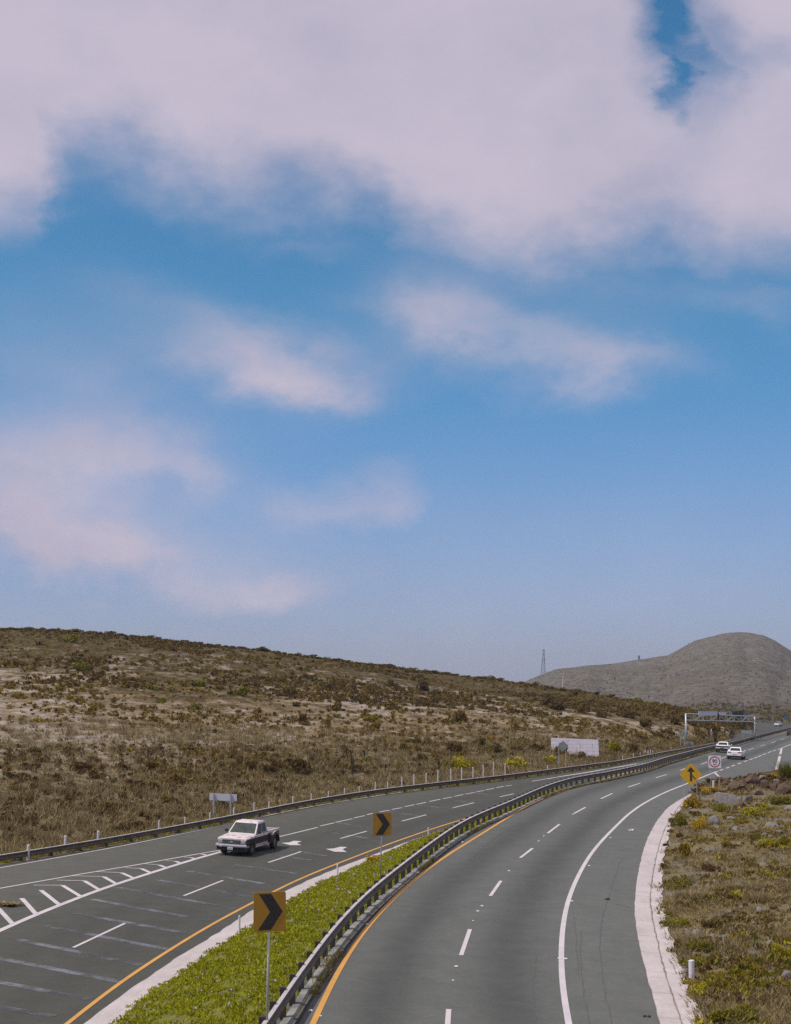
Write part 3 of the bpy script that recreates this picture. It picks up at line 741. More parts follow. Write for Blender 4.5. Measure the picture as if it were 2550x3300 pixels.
for x, y0, y1 in [(533,735,770),(543,720,762),(555,697,742),(572,675,715),(588,655,692),(604,632,668),(622,608,640),(640,588,620),(657,565,598),(673,545,575),(684,528,555)]:
    p = cast(bvH, *c7((x, y1))[0])
    if p: post(p, (y1-y0)*k7*p.y/F, .11, label='white fence post in the line climbing the hillside below the sign gantry', group='white posts climbing the hillside')
for x, y0, y1 in [(203,300,322),(250,308,335),(290,312,340),(322,328,342),(374,355,380)]:
    p = cast(bvH, *c7((x, y1))[0])
    if p: post(p, (y1-y0)*k7*p.y/F, .13, label='white post on the hill crest left of the sign gantry', group='white posts on the hill crest')
def single_post(pxb, y0, lab, bv=None, zf=None, r=.07):
    p = cast(bv, *pxb) if bv else hit(*pxb, zf)
    post(p, (pxb[1]-y0)*p.y/F, r, label=lab)
single_post((2230, 3155), 3097, 'white bollard post on the right bank beside yellow flowers', bvB, r=.10)
single_post((2300, 2540), 2516, 'white bollard post at the pointed tip of the right bank under the 90 sign', bvB, r=.09)
single_post(c5((572, 735))[0], c5((572, 668))[1] if False else 2450+s_*668, 'white post in the median between the two chevron signs', None, lambda X, Y: zL(X, Y)+.1, r=.05)
single_post(c5((1154, 500))[0], 2450+s_*433, 'white post in the median beyond the far chevron sign', None, lambda X, Y: zL(X, Y)+.1, r=.05)
single_post(c4((1532, 1120))[0], 2450+s_*1000, 'white post in the median left of the near chevron sign', None, lambda X, Y: zL(X, Y)+.1, r=.045)
# road studs
sp = None
for i, (p, big) in enumerate([((1497,935),1),((1470,968),1),((1332,1322),1),((1312,1412),0),((1090,720),1),((762,1052),1),((652,1075),1),((400,1605),1),((1670,710),1),((1372,525),1),((1440,1030),0),((465,1640),0)]):
    q = hit(*c5(p)[0], zR)
    if sp is None:
        b = MB(); a = .06; b.prism([(-a, -a*.9, 0), (a, -a*.9, 0), (a, a*.9, 0), (-a, a*.9, 0)], [(-a*.7, -a*.5, .03), (a*.7, -a*.5, .03), (a*.7, a*.5, .03), (-a*.7, a*.5, .03)])
        sp = b.build('road_stud', M['postwhite']); o = sp
    else: o = sp.copy(); COL.objects.link(o)
    o.location = (q.x, q.y, q.z+.012); o.scale = (1, 1, 1) if big else (.6, .6, .8)
    tag(o, 'small white raised stud on the right carriageway near the lane or yellow line', 'road stud', 'studs near the centre lines')
for p in [(285,905),(395,678),(245,1275),(532,498),(105,488),(72,520),(290,350),(205,1272)]:
    q = hit(*c6(p)[0], zR); o = sp.copy(); COL.objects.link(o); o.location = (q.x, q.y, q.z+.02)
    tag(o, 'small white raised stud beside the curving white edge line', 'road stud', 'studs by the white edge line')
def crumple(px, size, lab, zf=zR, name='litter', mat=None, cat='litter'):
    p = hit(*px, zf); b = MB(); n = 9
    for k in range(7):
        c = Vector((random.uniform(-1, 1)*size, random.uniform(-.6, .6)*size, 0)); r = size*random.uniform(.25, .5)
        a = [c+Vector((math.cos(t)*r*random.uniform(.6, 1), math.sin(t)*r*random.uniform(.6, 1), 0)) for t in np.linspace(0, 6.28, 6)[:-1]]
        b.prism(a, [v*1+Vector((0, 0, size*random.uniform(.15, .5))) for v in a])
    o = b.build(name, mat or M['signwhite'], None, False, p+Vector((0, 0, .012))); tag(o, lab, cat)
crumple(c6((668, 452))[0], .22, 'crumpled white litter lying on the right shoulder')
crumple(c5((848, 880))[0], .16, 'white rag lying at the foot of the median guardrail')
crumple(c5((512, 893))[0] if False else c6((512, 893))[0], .12, 'dark scrap lying on the shoulder of the right carriageway', mat=M['under'])
crumple(c6((765, 1643))[0], .10, 'small brown clod at the bottom edge of the shoulder', mat=M['wood'])
# ------------------------------------------------------------------ signs
def rrect(w, h, r, n=5):
    out = []
    for cx, cz, a0 in ((w/2-r, h/2-r, 0), (-w/2+r, h/2-r, 90), (-w/2+r, -h/2+r, 180), (w/2-r, -h/2+r, 270)):
        for k in range(n): a = R(a0+90*k/(n-1)); out.append((cx+r*math.cos(a), cz+r*math.sin(a)))
    return out
def panel(name, pts, y0, y1, mat, parent, bevel=0):
    b = MB(); b.prism([(x, y0, z) for x, z in pts], [(x, y1, z) for x, z in pts]); return b.build(name, mat, parent, bevel=bevel)
def face_cam(p): return math.atan2(-p.x, p.y)*1.0     # turn a sign's -y side to the road users near the camera
def chevron(cx, cy, wpx, hpx, basepx, label, lean):
    b0 = cast(bvM, *basepx); Y = b0.y; k = Y/F; c = at_depth(cx, cy, Y)
    root = empty('chevron_sign', (b0.x, b0.y, b0.z), .27); tag(root, label, 'road sign', 'yellow chevron signs in the median')
    w, h = wpx*k*1.035, hpx*k; dz = c.z-b0.z; dx = (c.x-b0.x)
    pb = MB(); pb.tube((0, .04, -.3), (dx, .04, dz+h*.42), .032, .032, 10); pb.build('post', M['galv'], root, True)
    pn = panel('panel', [(x+dx, z+dz) for x, z in rrect(w, h, .05)], -.012, .004, M['signyel'], root)
    e = [(-.34, .455), (.04, .455), (.40, 0), (.04, -.455), (-.36, -.455), (.015, 0)]
    q = [(dx+x*w, dz+z*h) for x, z in e]
    mb = MB()
    for ids in ((0, 1, 2, 5), (5, 2, 3, 4)): mb.prism([(q[i][0], -.018, q[i][1]) for i in ids], [(q[i][0], -.0135, q[i][1]) for i in ids])
    mb.build('chevron', M['black'], pn)
    bt = MB()
    for z in (-.3, .3): bt.tube((dx, -.019, dz+z*h), (dx, -.0135, dz+z*h), .014, None, 8)
    return root
chevron(869.5, 2938.5, 99, 121, (859, 3395), 'near yellow chevron sign on a grey pole in the green median, the larger in view', 0)
chevron(1232.5, 2656.5, 59, 72, (1226, 2832), 'far yellow chevron sign on a grey pole beside the median guardrail, the smaller in view', 0)
# merge sign
b0 = cast(bvB, *c6((1046, 300))[0]); Y = b0.y; k = Y/F; c = at_depth(2227, 2496, Y)
root = empty('merge_sign', b0, face_cam(c)*.4); tag(root, 'yellow diamond merge sign with black arrow on two thin posts above the right bank', 'road sign')
r = 34.5*k; dz = c.z-b0.z; dx = c.x-b0.x
hw = 22*k
for s, ln in ((-1, 0), (1, 0)):
    pb = MB(); g = down(bvB, b0.x+s*hw, b0.y, b0); pb.tube((s*hw, .04, g.z-b0.z-.3), (s*hw*.9, .04, dz-.1), .022, None, 8); pb.build('post', M['galv'], root)
dm = []
for a in (0, 90, 180, 270):
    for t in (-1, 0, 1): aa = R(a+t*5); dm.append((dx+r*math.cos(aa)*(1 if t == 0 else .975), dz+r*math.sin(aa)*(1 if t == 0 else .975)))
pn = panel('panel', dm, -.012, .004, M['signyel2'], root)
ar = MB(); u = r
def arp(pts): ar.prism([(dx+x*u, -.018, dz+z*u) for x, z in pts], [(dx+x*u, -.0135, dz+z*u) for x, z in pts])
arp([(-.10, -.60), (.10, -.60), (.10, .26), (-.10, .26)]); arp([(-.36, .26), (.36, .26), (.13, .56), (0, .70), (-.13, .56)]); arp([(.10, -.02), (.10, -.16), (.36, -.46), (.44, -.38)])
ar.build('arrow_symbol', M['black'], pn)
# 90 sign
b0 = cast(bvB, 2299, 2544); Y = b0.y; k = Y/F; c = at_depth(2303.5, 2455, Y)
root = empty('speed_limit_sign', b0, face_cam(c)*.4); tag(root, 'square white speed limit sign reading 90 in a red ring on two thin posts', 'road sign')
w = 39.5*k; dz = c.z-b0.z; dx = c.x-b0.x
for s in (-1, 1):
    pb = MB(); pb.tube((dx+s*w*.33, .04, -.6), (dx+s*w*.33, .04, dz+w*.3), .022, None, 8); pb.build('post', M['galv'], root)
pn = panel('panel', [(x+dx, z+dz) for x, z in rrect(w, w, .06)], -.012, .004, M['signwhite'], root)
mb = MB(); n = 48
for i in range(n):
    a, b = 2*math.pi*i/n, 2*math.pi*(i+1)/n; q = []
    for rr, an in ((.435, a), (.435, b), (.355, b), (.355, a)): q.append((dx+w*rr*math.cos(an), dz+w*rr*math.sin(an)))
    mb.prism([(x, -.018, z) for x, z in q], [(x, -.0135, z) for x, z in q], 0, True)
mb.build('red_ring', M['red'], pn)
def text(body, size, loc, parent, mat, name='lettering', bold=.012):
    cu = bpy.data.curves.new('lettering', 'FONT'); cu.body = body; cu.size = size; cu.align_x = 'CENTER'; cu.align_y = 'CENTER'; cu.extrude = .002; cu.offset = bold
    t = bpy.data.objects.new('tmp', cu); COL.objects.link(t); dg = bpy.context.evaluated_depsgraph_get()
    me = bpy.data.meshes.new_from_object(t.evaluated_get(dg)); bpy.data.objects.remove(t)
    me.transform(Matrix.Rotation(R(90), 4, 'X')); me.materials.clear(); me.materials.append(mat)
    o = bpy.data.objects.new(name, me); COL.objects.link(o); o.parent = parent; o.location = loc; return o
navy = plain('sign_numeral', (.03, .035, .06), .6, 0, .1, 5)
text('90', w*.42, (dx, -.0165, dz+w*.04), pn, navy, 'numerals', .006)
text('km/h', w*.13, (dx, -.0165, dz-w*.20), pn, navy, 'lettering', .004)
# helper for things beyond the left rail
def behind_rail(px, off):
    c = offs(rl, -off); q = np.array([project(x, y, zL(x, y))[0] for x, y in c]); k = int(np.argmin(abs(q-px)+np.where(c[:, 1] < 40, 1e4, 0)))
    X, Y = c[k]; g = down(bvH, X, Y); return Vector((X, Y, g.z if g else zL(X, Y)))
def board(name, corners, base, label, cat, mat, postpx, postmat, posty, pr=.06, rz=0, thick=.05, postbottom=None, posttop=None):
    """flat board from its four photo corners at the depth of `base`"""
    root = empty(name, base); tag(root, label, cat); Y = base.y
    q = [at_depth(x, y, Y)-base for x, y in corners]
    b = MB(); b.prism([(v.x, -thick, v.z) for v in q], [(v.x, 0, v.z) for v in q]); b.build('panel', mat, root)
    for x in postpx:
        t = at_depth(x, posty, Y)-base; pb = MB(); pb.box(t.x-pr, t.x+pr, -thick-2*pr if posttop else .003, -thick-.003 if posttop else 2*pr, -.5, (at_depth(x, posttop, Y)-base).z if posttop else t.z); pb.build('post', postmat, root)
    return root
b = behind_rail(720, 1.6)
board('direction_sign', [(676,2556),(764,2560),(763,2582),(676,2578)], b, 'back of a long pale sign on two posts behind the left guardrail', 'road sign', M['whiteback'], (690,744), M['galv'], 2560, .05, posttop=2557)
b = behind_rail(1850, 6)
board('billboard', [(1776.5,2377.5),(1928,2384),(1931,2449),(1775,2441)], b, 'weathered blank white billboard at the foot of the hillside', 'billboard', M['bill'], (1779,1815,1862,1900,1927), M['wood'], 2430, .12, thick=.12)
b = behind_rail(1811, 1.5)
board('diamond_sign', [(1815,2386),(1832,2404.5),(1814,2423),(1797,2404.5)], b, 'back of a grey diamond sign standing before the white billboard', 'road sign', M['signback'], (1801,1823), M['galv'], 2404, .035, thick=.02)
b = behind_rail(1940, 9)
board('small_sign', [(1927,2384),(1949,2385),(1949,2408),(1927,2408)], b, 'back of a small grey square sign just right of the billboard', 'road sign', M['signback'], (1932,1945), M['galv'], 2400, .05, thick=.02)
b = behind_rail(2196, 2)
board('diamond_sign', [(2200,2352),(2211,2365),(2199,2378),(2188,2363)], b, 'back of a grey diamond sign left of the gantry leg', 'road sign', M['signback'], (2193,), M['galv'], 2366, .05, thick=.02)
b = behind_rail(2218, 1.2)
board('equipment_cabinet', [(2206,2389),(2230,2391),(2231,2416),(2205,2415)], b, 'grey equipment cabinet at the foot of the left gantry leg', 'cabinet', M['signback'], (2210,2226), M['galv'], 2400, .06, thick=.7)
p = behind_rail(2406, 1.5)
board('small_sign', [(2389,2353),(2423,2354.5),(2424,2365),(2389,2363)], p, 'low pale blue sign beside the right gantry leg', 'road sign', M['ltblue'], (2394,2418), M['galv'], 2360, .05, thick=.03)
p = at_depth(2531, 2325, 560)
board('small_sign', [(2527,2307),(2534,2308),(2535,2319),(2528,2318)], p, 'tiny blue sign near the far bend at the right edge', 'road sign', M['blue'], (2531,), M['galv'], 2312, .12, thick=.06)
# gantry over the left carriageway
L0 = behind_rail(2214, 1.8); kx = [project(x, y, zR(x, y))[0] for x, y in medRc]; kk = int(np.argmin(abs(np.array(kx)-2434))); R0 = Vector((at_depth(2434, 2370, medRc[kk][1]+1.2).x, medRc[kk][1]+1.2, 0)); R0.z = zR(R0.x, R0.y)
root = empty('sign_gantry', L0); tag(root, 'grey truss sign gantry with panels spanning the far left carriageway', 'gantry')
ztopL = at_depth(2213, 2300, L0.y).z; ztopR = at_depth(2434, 2309, R0.y).z; zlL = at_depth(2213, 2321, L0.y).z; zlR = at_depth(2434, 2326, R0.y).z
A, B = Vector((L0.x, L0.y, ztopL)), Vector((R0.x, R0.y, ztopR)); A2, B2 = Vector((L0.x, L0.y, zlL)), Vector((R0.x, R0.y, zlR))
for P, zt in ((L0, ztopL), (R0, ztopR)):
    b = MB(); b.tube(P-L0-Vector((0, 0, .5)), Vector((P.x-L0.x, P.y-L0.y, zt-L0.z)), .19, .16, 10); b.build('column', M['galv'], root, True)
b = MB()
for yo in (-.6, .6):
    o = Vector((0, yo, 0))
    b.tube(A-L0+o, B-L0+o, .085); b.tube(A2-L0+o, B2-L0+o, .085)
b.build('beam', M['galv'], root)
b = MB(); n = 9
for i in range(n):
    for yo in (-.6, .6):
        o = Vector((0, yo, 0)); t0, t1 = i/n, (i+1)/n
        b.tube(A2.lerp(B2, t0)-L0+o, A.lerp(B, t0)-L0+o, .05, None, 6)
        b.tube((A2 if i % 2 else A).lerp(B2 if i % 2 else B, t0)-L0+o, (A if i % 2 else A2).lerp(B if i % 2 else B2, t1)-L0+o, .05, None, 6)
b.build('truss', M['galv'], root)
def gpanel(x0, x1, y0, y1, mat, off, th=.08, nm='panel'):
    dirv = (B-A).normalized(); nn = Vector((dirv.y, -dirv.x, 0)).normalized()*off; q = []
    for x in (x0, x1):
        lo, hi = 0, 1
        for _ in range(40):
            m = (lo+hi)/2
            if project(*(A.lerp(B, m)+nn))[0] < x: lo = m
            else: hi = m
        q.append(A.lerp(B, lo)+nn)
    z = lambda x, y, P: at_depth(x, y, P.y).z
    f = [Vector((q[0].x, q[0].y, z(x0, y1, q[0]))), Vector((q[1].x, q[1].y, z(x1, y1, q[1]))), Vector((q[1].x, q[1].y, z(x1, y0, q[1]))), Vector((q[0].x, q[0].y, z(x0, y0, q[0])))]
    f = [v-L0 for v in f]; bk = [v-nn.normalized()*th*(1 if off > 0 else -1) for v in f]
    b = MB(); b.prism(f, bk); b.build(nm, mat, root)
gpanel(2253, 2313, 2292, 2306.5, M['whiteback'], .8); gpanel(2319, 2340.5, 2295.5, 2304, M['signwhite'], .8)
gpanel(2361, 2397, 2292, 2323, M['under'], -.9); gpanel(2323, 2341, 2313, 2322.5, M['under'], -.9); gpanel(2397, 2404, 2297, 2309, M['blue'], -.9); gpanel(2353, 2361, 2293, 2307, M['signback'], -.9)
gpanel(2313, 2319, 2300, 2322, M['under'], .8)
# light pole, lattice towers
bp0 = at_depth(1812, 2226, 420); root = empty('lamp_post', bp0); tag(root, 'thin pale lamp post rising behind the hill crest', 'street lamp')
tp = at_depth(1815.5, 2174, 420)-bp0; b = MB(); b.tube((0, 0, -3), tp, .16, .10, 8); b.build('pole', M['postwhite'], root)
b = MB(); e = at_depth(1808.5, 2170.5, 420)-bp0; b.tube(tp, e, .09, .07, 6); b.build('arm', M['postwhite'], root)
b = MB(); b.box(e.x-.35, e.x+.25, e.y-.15, e.y+.15, e.z-.12, e.z+.1); b.build('lamp_head', M['postwhite'], root)
def lattice(pxb, wb, pxt, wt, label, nseg, r, bv):
    p = cast(bv, pxb[0], pxb[1]+3); 
    if p is None: p = at_depth(*pxb, 1500)
    Y = p.y; base = at_depth(*pxb, Y); top = at_depth(*pxt, Y); k = Y/F
    root = empty('lattice_tower', base); tag(root, label, 'tower')
    H = top.z-base.z; dx = top.x-base.x
    def cor(t, i): w = (wb*(1-t)**1.15+wt*(1-(1-t)**1.15))*k/2; sx, sy = ((-1, -1), (1, -1), (1, 1), (-1, 1))[i]; return Vector((dx*t+sx*w, sy*w, H*t))
    for i in range(4):
        b = MB()
        for s in range(nseg): b.tube(cor(s/nseg, i), cor((s+1)/nseg, i), r, None, 5)
        b.tube(cor(0, i)-Vector((0, 0, 8)), cor(0, i), r, None, 5); b.build('leg', M['galvdark'], root)
    b = MB()
    for s in range(nseg):
        for i in range(4):
            j = (i+1) % 4; b.tube(cor(s/nseg, i), cor((s+1)/nseg, j), r*.6, None, 4); b.tube(cor(s/nseg, j), cor((s+1)/nseg, i), r*.6, None, 4); b.tube(cor((s+1)/nseg, i), cor((s+1)/nseg, j), r*.6, None, 4)
    b.build('bracing', M['galvdark'], root)
    b = MB()
    for t, f in ((.62, 1.5), (.80, 1.4), (.97, 1.6)):
        w = (wb*(1-t)**1.15+wt*(1-(1-t)**1.15))*k/2*f; b.box(dx*t-w, dx*t+w, -w, w, H*t-1.0*k, H*t+1.0*k)
    b.build('antenna_platform', M['galvdark'], root)
M['galvdark'] = plain('tower_steel', (.20, .27, .33), .7, .0, .2, .3)
lattice((1750.5, 2172), 14, (1752.5, 2093), 4, 'tall thin lattice tower on the ridge left of the mountain', 9, .16, bvMt)
lattice((2059.5, 2126), 5, (2059.5, 2113), 4, 'small stub tower on the saddle left of the mountain peak', 3, .3, bvMt)
# ------------------------------------------------------------------ vehicles
def wheel(parent, x, y, r, w, side, dual=0):
    b = MB(); n = 24; prof = [(-w/2, r*.62), (-w/2, r*.93), (-w/2*.8, r), (w/2*.8, r), (w/2, r*.93), (w/2, r*.62)]
    rings = []
    for i in range(n): a = 2*math.pi*i/n; rings.append([(x+u, y+q*math.cos(a), r+q*math.sin(a)) for u, q in prof])
    rings.append(rings[0]); b.loft(rings, None, True, False)
    t = empty('wheel', (0, 0, 0)); t.parent = parent; ty = b.build('tyre', M['rubber'], t, True)
    b = MB(); xo = x+side*w*.38
    b.tube((xo-side*.06, y, r), (xo, y, r), r*.63, r*.60, 20); b.tube((xo, y, r), (xo+side*.03, y, r), r*.22, r*.18, 12); b.build('rim', M['rim'], t)
def quadpanel(c, ins, th, mat, name, parent):
    """pane laid just proud of quad c (4 Vectors, ccw from outside); ins = fractions (left,right,bottom,top)"""
    l, r_, bo, tp = ins
    P = lambda u, v: (c[0]*(1-u)+c[1]*u)*(1-v)+(c[3]*(1-u)+c[2]*u)*v
    q = [P(l, bo), P(1-r_, bo), P(1-r_, 1-tp), P(l, 1-tp)]
    n = (q[1]-q[0]).cross(q[3]-q[0]).normalized()
    b = MB(); b.prism([v-n*.01 for v in q], [v+n*th for v in q]); return b.build(name, mat, parent)
def greenhouse(parent, base, roof, zb, zr, paint_, glassF, glassS, nside=2, crown=.04, names=('windshield', 'rear_window', 'side_window')):
    (yb0, yb1, wb), (yr0, yr1, wr) = base, roof      # rear y, front y, half width
    B = [Vector(p) for p in ((-wb, yb0, zb), (wb, yb0, zb), (wb, yb1, zb), (-wb, yb1, zb))]
    T = [Vector(p) for p in ((-wr, yr0, zr), (wr, yr0, zr), (wr, yr1, zr), (-wr, yr1, zr))]
    b = MB(); ins = lambda ring, f, dz: [Vector((v.x*f, (v.y-(yr0+yr1)/2)*f+(yr0+yr1)/2, v.z+dz)) for v in ring]
    b.loft([B, T, ins(T, .9, crown*.8), ins(T, .55, crown)]); cab = b.build('cab', paint_, parent, False, None, .03)
    quadpanel([B[2], B[3], T[3], T[2]], (.05, .05, .06, .10), .008, glassF, names[0], cab)
    quadpanel([B[0], B[1], T[1], T[0]], (.08, .08, .12, .14), .008, glassS, names[1], cab)
    for a, c, sg in ((1, 2, 1), (3, 0, -1)):
        q = [B[a], B[c], T[c], T[a]]
        e = [.06+.88*i/nside for i in range(nside+1)]
        for i in range(nside):
            quadpanel(q, (e[i]+(.0 if i == 0 else .022), 1-e[i+1]+(.0 if i == nside-1 else .022), .08, .14), .008, glassS, names[2], cab)
    return cab
def ringbody(st, zlo=.42, mats=None, mi=None, parent=None, zs=(.62, .95), name='body', bevel=.02):
    rings = []
    for y, w, zt in st:
        a, c = zlo, zt
        pts = [(-w*.96, a), (-w, zs[0]), (-w, min(zs[1], c-.10)), (-w*.975, c-.06), (-w*.86, c), (w*.86, c), (w*.975, c-.06), (w, min(zs[1], c-.10)), (w, zs[0]), (w*.96, a)]
        rings.append([(x, y, z) for x, z in pts])
    b = MB(); b.loft(rings, mi); return b.build(name, mats, parent, False, None, bevel)
def make_truck():
    root = empty('pickup_truck', (0, 0, 0)); tag(root, 'old two tone pickup truck with faded white hood and dark sides driving towards the camera', 'pickup truck')
    TW, BR, UN = M['truckwhite'], M['brown'], M['under']
    ringbody([(-.80, .98, 1.17), (.3, .985, 1.17), (1.10, .985, 1.17), (1.2, .98, 1.16), (2.0, .98, 1.13), (2.55, .96, 1.09), (2.68, .93, 1.04)], .46, [TW, BR, UN], [0, 1, 0, 0, 0, 0, 0, 1, 0, 2], root, (.60, .99))
    greenhouse(root, (-.78, 1.14, .93), (-.68, .42, .76), 1.165, 1.80, TW, M['shield'], M['glass'], 2, .05)
    b = MB()                                            # cargo bed: walls, floor
    for s in (-1, 1):
        x0, x1 = sorted((s*.90, s*.97)); b.box(x0, x1, -2.68, -.84, .50, 1.04, 0)
        x0, x1 = sorted((s*.89, s*.985)); b.box(x0, x1, -2.70, -.83, 1.041, 1.20, 1)
    b.box(-.90, .90, -2.68, -.84, .60, .66, 2); b.box(-.90, .90, -.88, -.83, .661, 1.13, 0)
    b.build('cargo_bed', [BR, TW, UN], root)
    b = MB(); b.box(-.90, .90, -2.72, -2.66, .55, 1.16); b.build('tailgate', TW, root, False, None, .01)
    for s in (-1, 1):                                   # flared rear fenders
        b = MB(); rings = []
        for k in range(17):
            a = math.pi*k/16; rr = .60
            ring = []
            for u, f in ((.96, .43), (.96, .62), (1.05, .62), (1.19, .54), (1.19, .43)):
                ring.append((s*u, -1.72+math.cos(a)*f*1.05, .40+math.sin(a)*f*1.12))
            rings.append(ring)
        b.loft(rings, [0, 0, 0, 0, 0], True, True)
        b.loft([[(s*u, -1.72+math.cos(math.pi*k/16)*f*1.05, .40+math.sin(math.pi*k/16)*f*1.12) for u, f in ((.97, .60), (.97, .632), (1.12, .628), (1.12, .60))] for k in range(4, 14)], [1, 1, 1, 1], True, True); b.build('rear_fender', [BR, TW], root, False, None, .01)
        b = MB(); x0, x1 = sorted((s*.93, s*1.0)); b.box(x0, x1, -1.05, 1.30, .40, .455); b.build('running_board', TW, root)
        b = MB(); x0, x1 = sorted((s*1.0, s*1.2)); b.box(x0, x1, .93, 1.0, 1.20, 1.38); b.box(*sorted((s*.95, s*1.02)), .94, .99, 1.22, 1.26); b.build('mirror', UN, root, False, None, .015)
        b = MB(); rings = []                             # dark wheel arch
        for k in range(13):
            a = math.pi*k/12; rings.append([(s*u, 1.72+math.cos(a)*f, .40+math.sin(a)*f) for u, f in ((.90, .10), (.90, .50), (.995, .50), (.995, .10))])
        b.loft(rings); b.build('wheel_arch', UN, root)
        for y in (1.72, -1.72): wheel(root, s*(.86 if y > 0 else .98), y, .40, .27, s)
        b = MB(); x0, x1 = sorted((s*.60, s*.88)); b.box(x0, x1, 2.66, 2.712, .76, .93); b.build('headlight', M['lens'], root, False, None, .01)
        b = MB(); x0, x1 = sorted((s*.885, s*.945)); b.box(x0, x1, 2.60, 2.695, .77, .92); b.build('marker_light', M['amber'], root)
    b = MB(); b.box(-.58, .58, 2.66, 2.705, .73, .95); gr = b.build('grille', UN, root)
    b = MB()
    for z in (.75, .81, .87, .93): b.box(-.58, .58, 2.706, 2.72, z-.010, z+.010)
    for x in (-.2, .2): b.box(x-.008, x+.008, 2.7065, 2.718, .73, .95)
    b.build('grille_bar', M['rim'], gr)
    b = MB(); n = 16; ov = [(math.cos(2*math.pi*i/n)*.11, .84+math.sin(2*math.pi*i/n)*.045) for i in range(n)]
    b.prism([(x, 2.721, z) for x, z in ov], [(x, 2.735, z) for x, z in ov]); b.build('emblem', M['ltblue'], gr)
    b = MB(); rings = []
    for x in (-1.0, -.96, -.6, 0, .6, .96, 1.0):
        y = 2.86-.10*(abs(x)/1.0)**2.5; rings.append([(x, y-.10, .52), (x, y, .54), (x, y+.02, .62), (x, y-.01, .70), (x, y-.10, .71)])
    b.loft(rings); b.build('bumper', M['chrome'], root)
    b = MB(); b.box(-.95, .95, 2.35, 2.72, .30, .51); b.box(-.9, .9, -2.6, 2.35, .34, .455); b.build('chassis', UN, root)
    b = MB(); b.box(-.17, .17, 2.885, 2.895, .40, .54); pl = b.build('license_plate', M['signwhite'], root)
    b = MB()
    for i in range(6): b.box(-.12+.045*i, -.095+.045*i, 2.896, 2.899, .44, .50)
    b.build('plate_mark', navy, pl)
    b = MB(); b.box(-.95, .95, -2.85, -2.74, .50, .66); b.build('rear_bumper', M['chrome'], root)
    return root
def make_sedan(kind, label, cat, paint_, style=0):
    root = empty(kind, (0, 0, 0)); tag(root, label, cat); UN = M['under']
    ringbody([(-2.40, .80, 1.00), (-2.30, .88, 1.05), (-1.5, .93, 1.06), (0, .94, .98), (1.1, .935, .98), (1.9, .90, .88), (2.3, .82, .76), (2.42, .70, .66)], .30, [paint_, UN], [0]*9+[1], root, (.5, .80), bevel=.05)
    greenhouse(root, (-1.75, 1.10, .80), (-.85, .20, .60), 1.0, 1.42, paint_, M['glass'], M['glass'], 2, .05)
    for s in (-1, 1):
        for y in (1.45, -1.45): wheel(root, s*.83, y, .34, .23, s)
        for y in (1.45, -1.45):
            b = MB(); rings = []
            for k in range(13):
                a = math.pi*k/12; rings.append([(s*u, y+math.cos(a)*f, .33+math.sin(a)*f) for u, f in ((.80, .1), (.80, .40), (.945, .40), (.945, .1))])
            b.loft(rings); b.build('wheel_arch', UN, root)
        b = MB(); x0, x1 = sorted((s*.93, s*1.08)); b.box(x0, x1, .62, .74, .98, 1.12); b.build('mirror', paint_, root, False, None, .02)
        b = MB(); x0, x1 = sorted((s*.42 if style else s*.35, s*.80)); b.box(x0, x1, -2.425, -2.33, .83 if style else .86, .95); b.build('tail_light', M['tail'], root, False, None, .01)
        b = MB(); x0, x1 = sorted((s*.50, s*.76)); b.box(x0, x1, 2.28, 2.38, .60, .70); b.build('headlight', M['lens'], root)
    if not style:
        b = MB(); b.box(-.86, .86, -2.436, -2.33, .78, .92); b.build('light_bar', UN, root)
    b = MB(); b.box(-.86, .86, -2.45, -2.28, .24, .60 if not style else .50); b.build('rear_bumper', UN, root, False, None, .02)
    b = MB(); b.box(-.26, .26, -2.435, -2.41, .64, .76); b.build('license_plate', M['signwhite'] if style else M['signback'], root)
    b = MB(); b.box(-.6, .6, 2.36, 2.43, .40, .56); b.build('grille', UN, root)
    return root
def heading(c, Y):
    o = np.argsort(c[:, 1]); i = np.searchsorted(c[o, 1], Y); i = min(max(i, 4), len(c)-5); d = c[o][i+4]-c[o][i-4]; return math.atan2(-d[0], d[1])
def sit(root, px, zf, rz, dz=0):
    p = hit(*px, zf); root.location = (p.x, p.y, p.z+dz)
    # lean with the road's cross slope
    e = 1.5; c, s = math.cos(rz), math.sin(rz)
    gx = (zf(p.x+c*e, p.y+s*e)-zf(p.x-c*e, p.y-s*e))/(2*e); gy = (zf(p.x-s*e, p.y+c*e)-zf(p.x+s*e, p.y-c*e))/(2*e)
    root.rotation_euler = (math.atan(gy), -math.atan(gx), rz); return p
tr = make_truck()
p0, p1 = hit(*c5((130,655))[0], zL), hit(*c5((340,585))[0], zL)
hd = math.atan2(-(p1.x-p0.x), p1.y-p0.y)
sit(tr, (800, 2742), zL, hd+math.pi, .02)
s1 = make_sedan('white_car', 'white car with a full width dark tail bar, farther left of the two white cars', 'car', M['carwhite'], 0)
s2 = make_sedan('white_car', 'white saloon nearer the camera of the two white cars, in the right lane', 'car', M['carwhite'], 1)
def farhead(a, b, zf): u, v = hit(*a, zf), hit(*b, zf); return math.atan2(-(v.x-u.x), v.y-u.y)
hR = farhead(c7((733,1033))[0], c7((1335,843))[0], zR)
sit(s1, (2333, 2424), zR, hR, .0); sit(s2, (2373, 2446), zR, hR, 0)
s3 = make_sedan('silver_car', 'small silver car coming round the far bend', 'car', M['carsilver'], 1)
sit(s3, (2508, 2341), zL, R(152))
s4 = make_sedan('dark_car', 'dark car cut off by the right edge of the picture', 'car', M['cardark'], 0)
sit(s4, (2551, 2371), zR, hR)
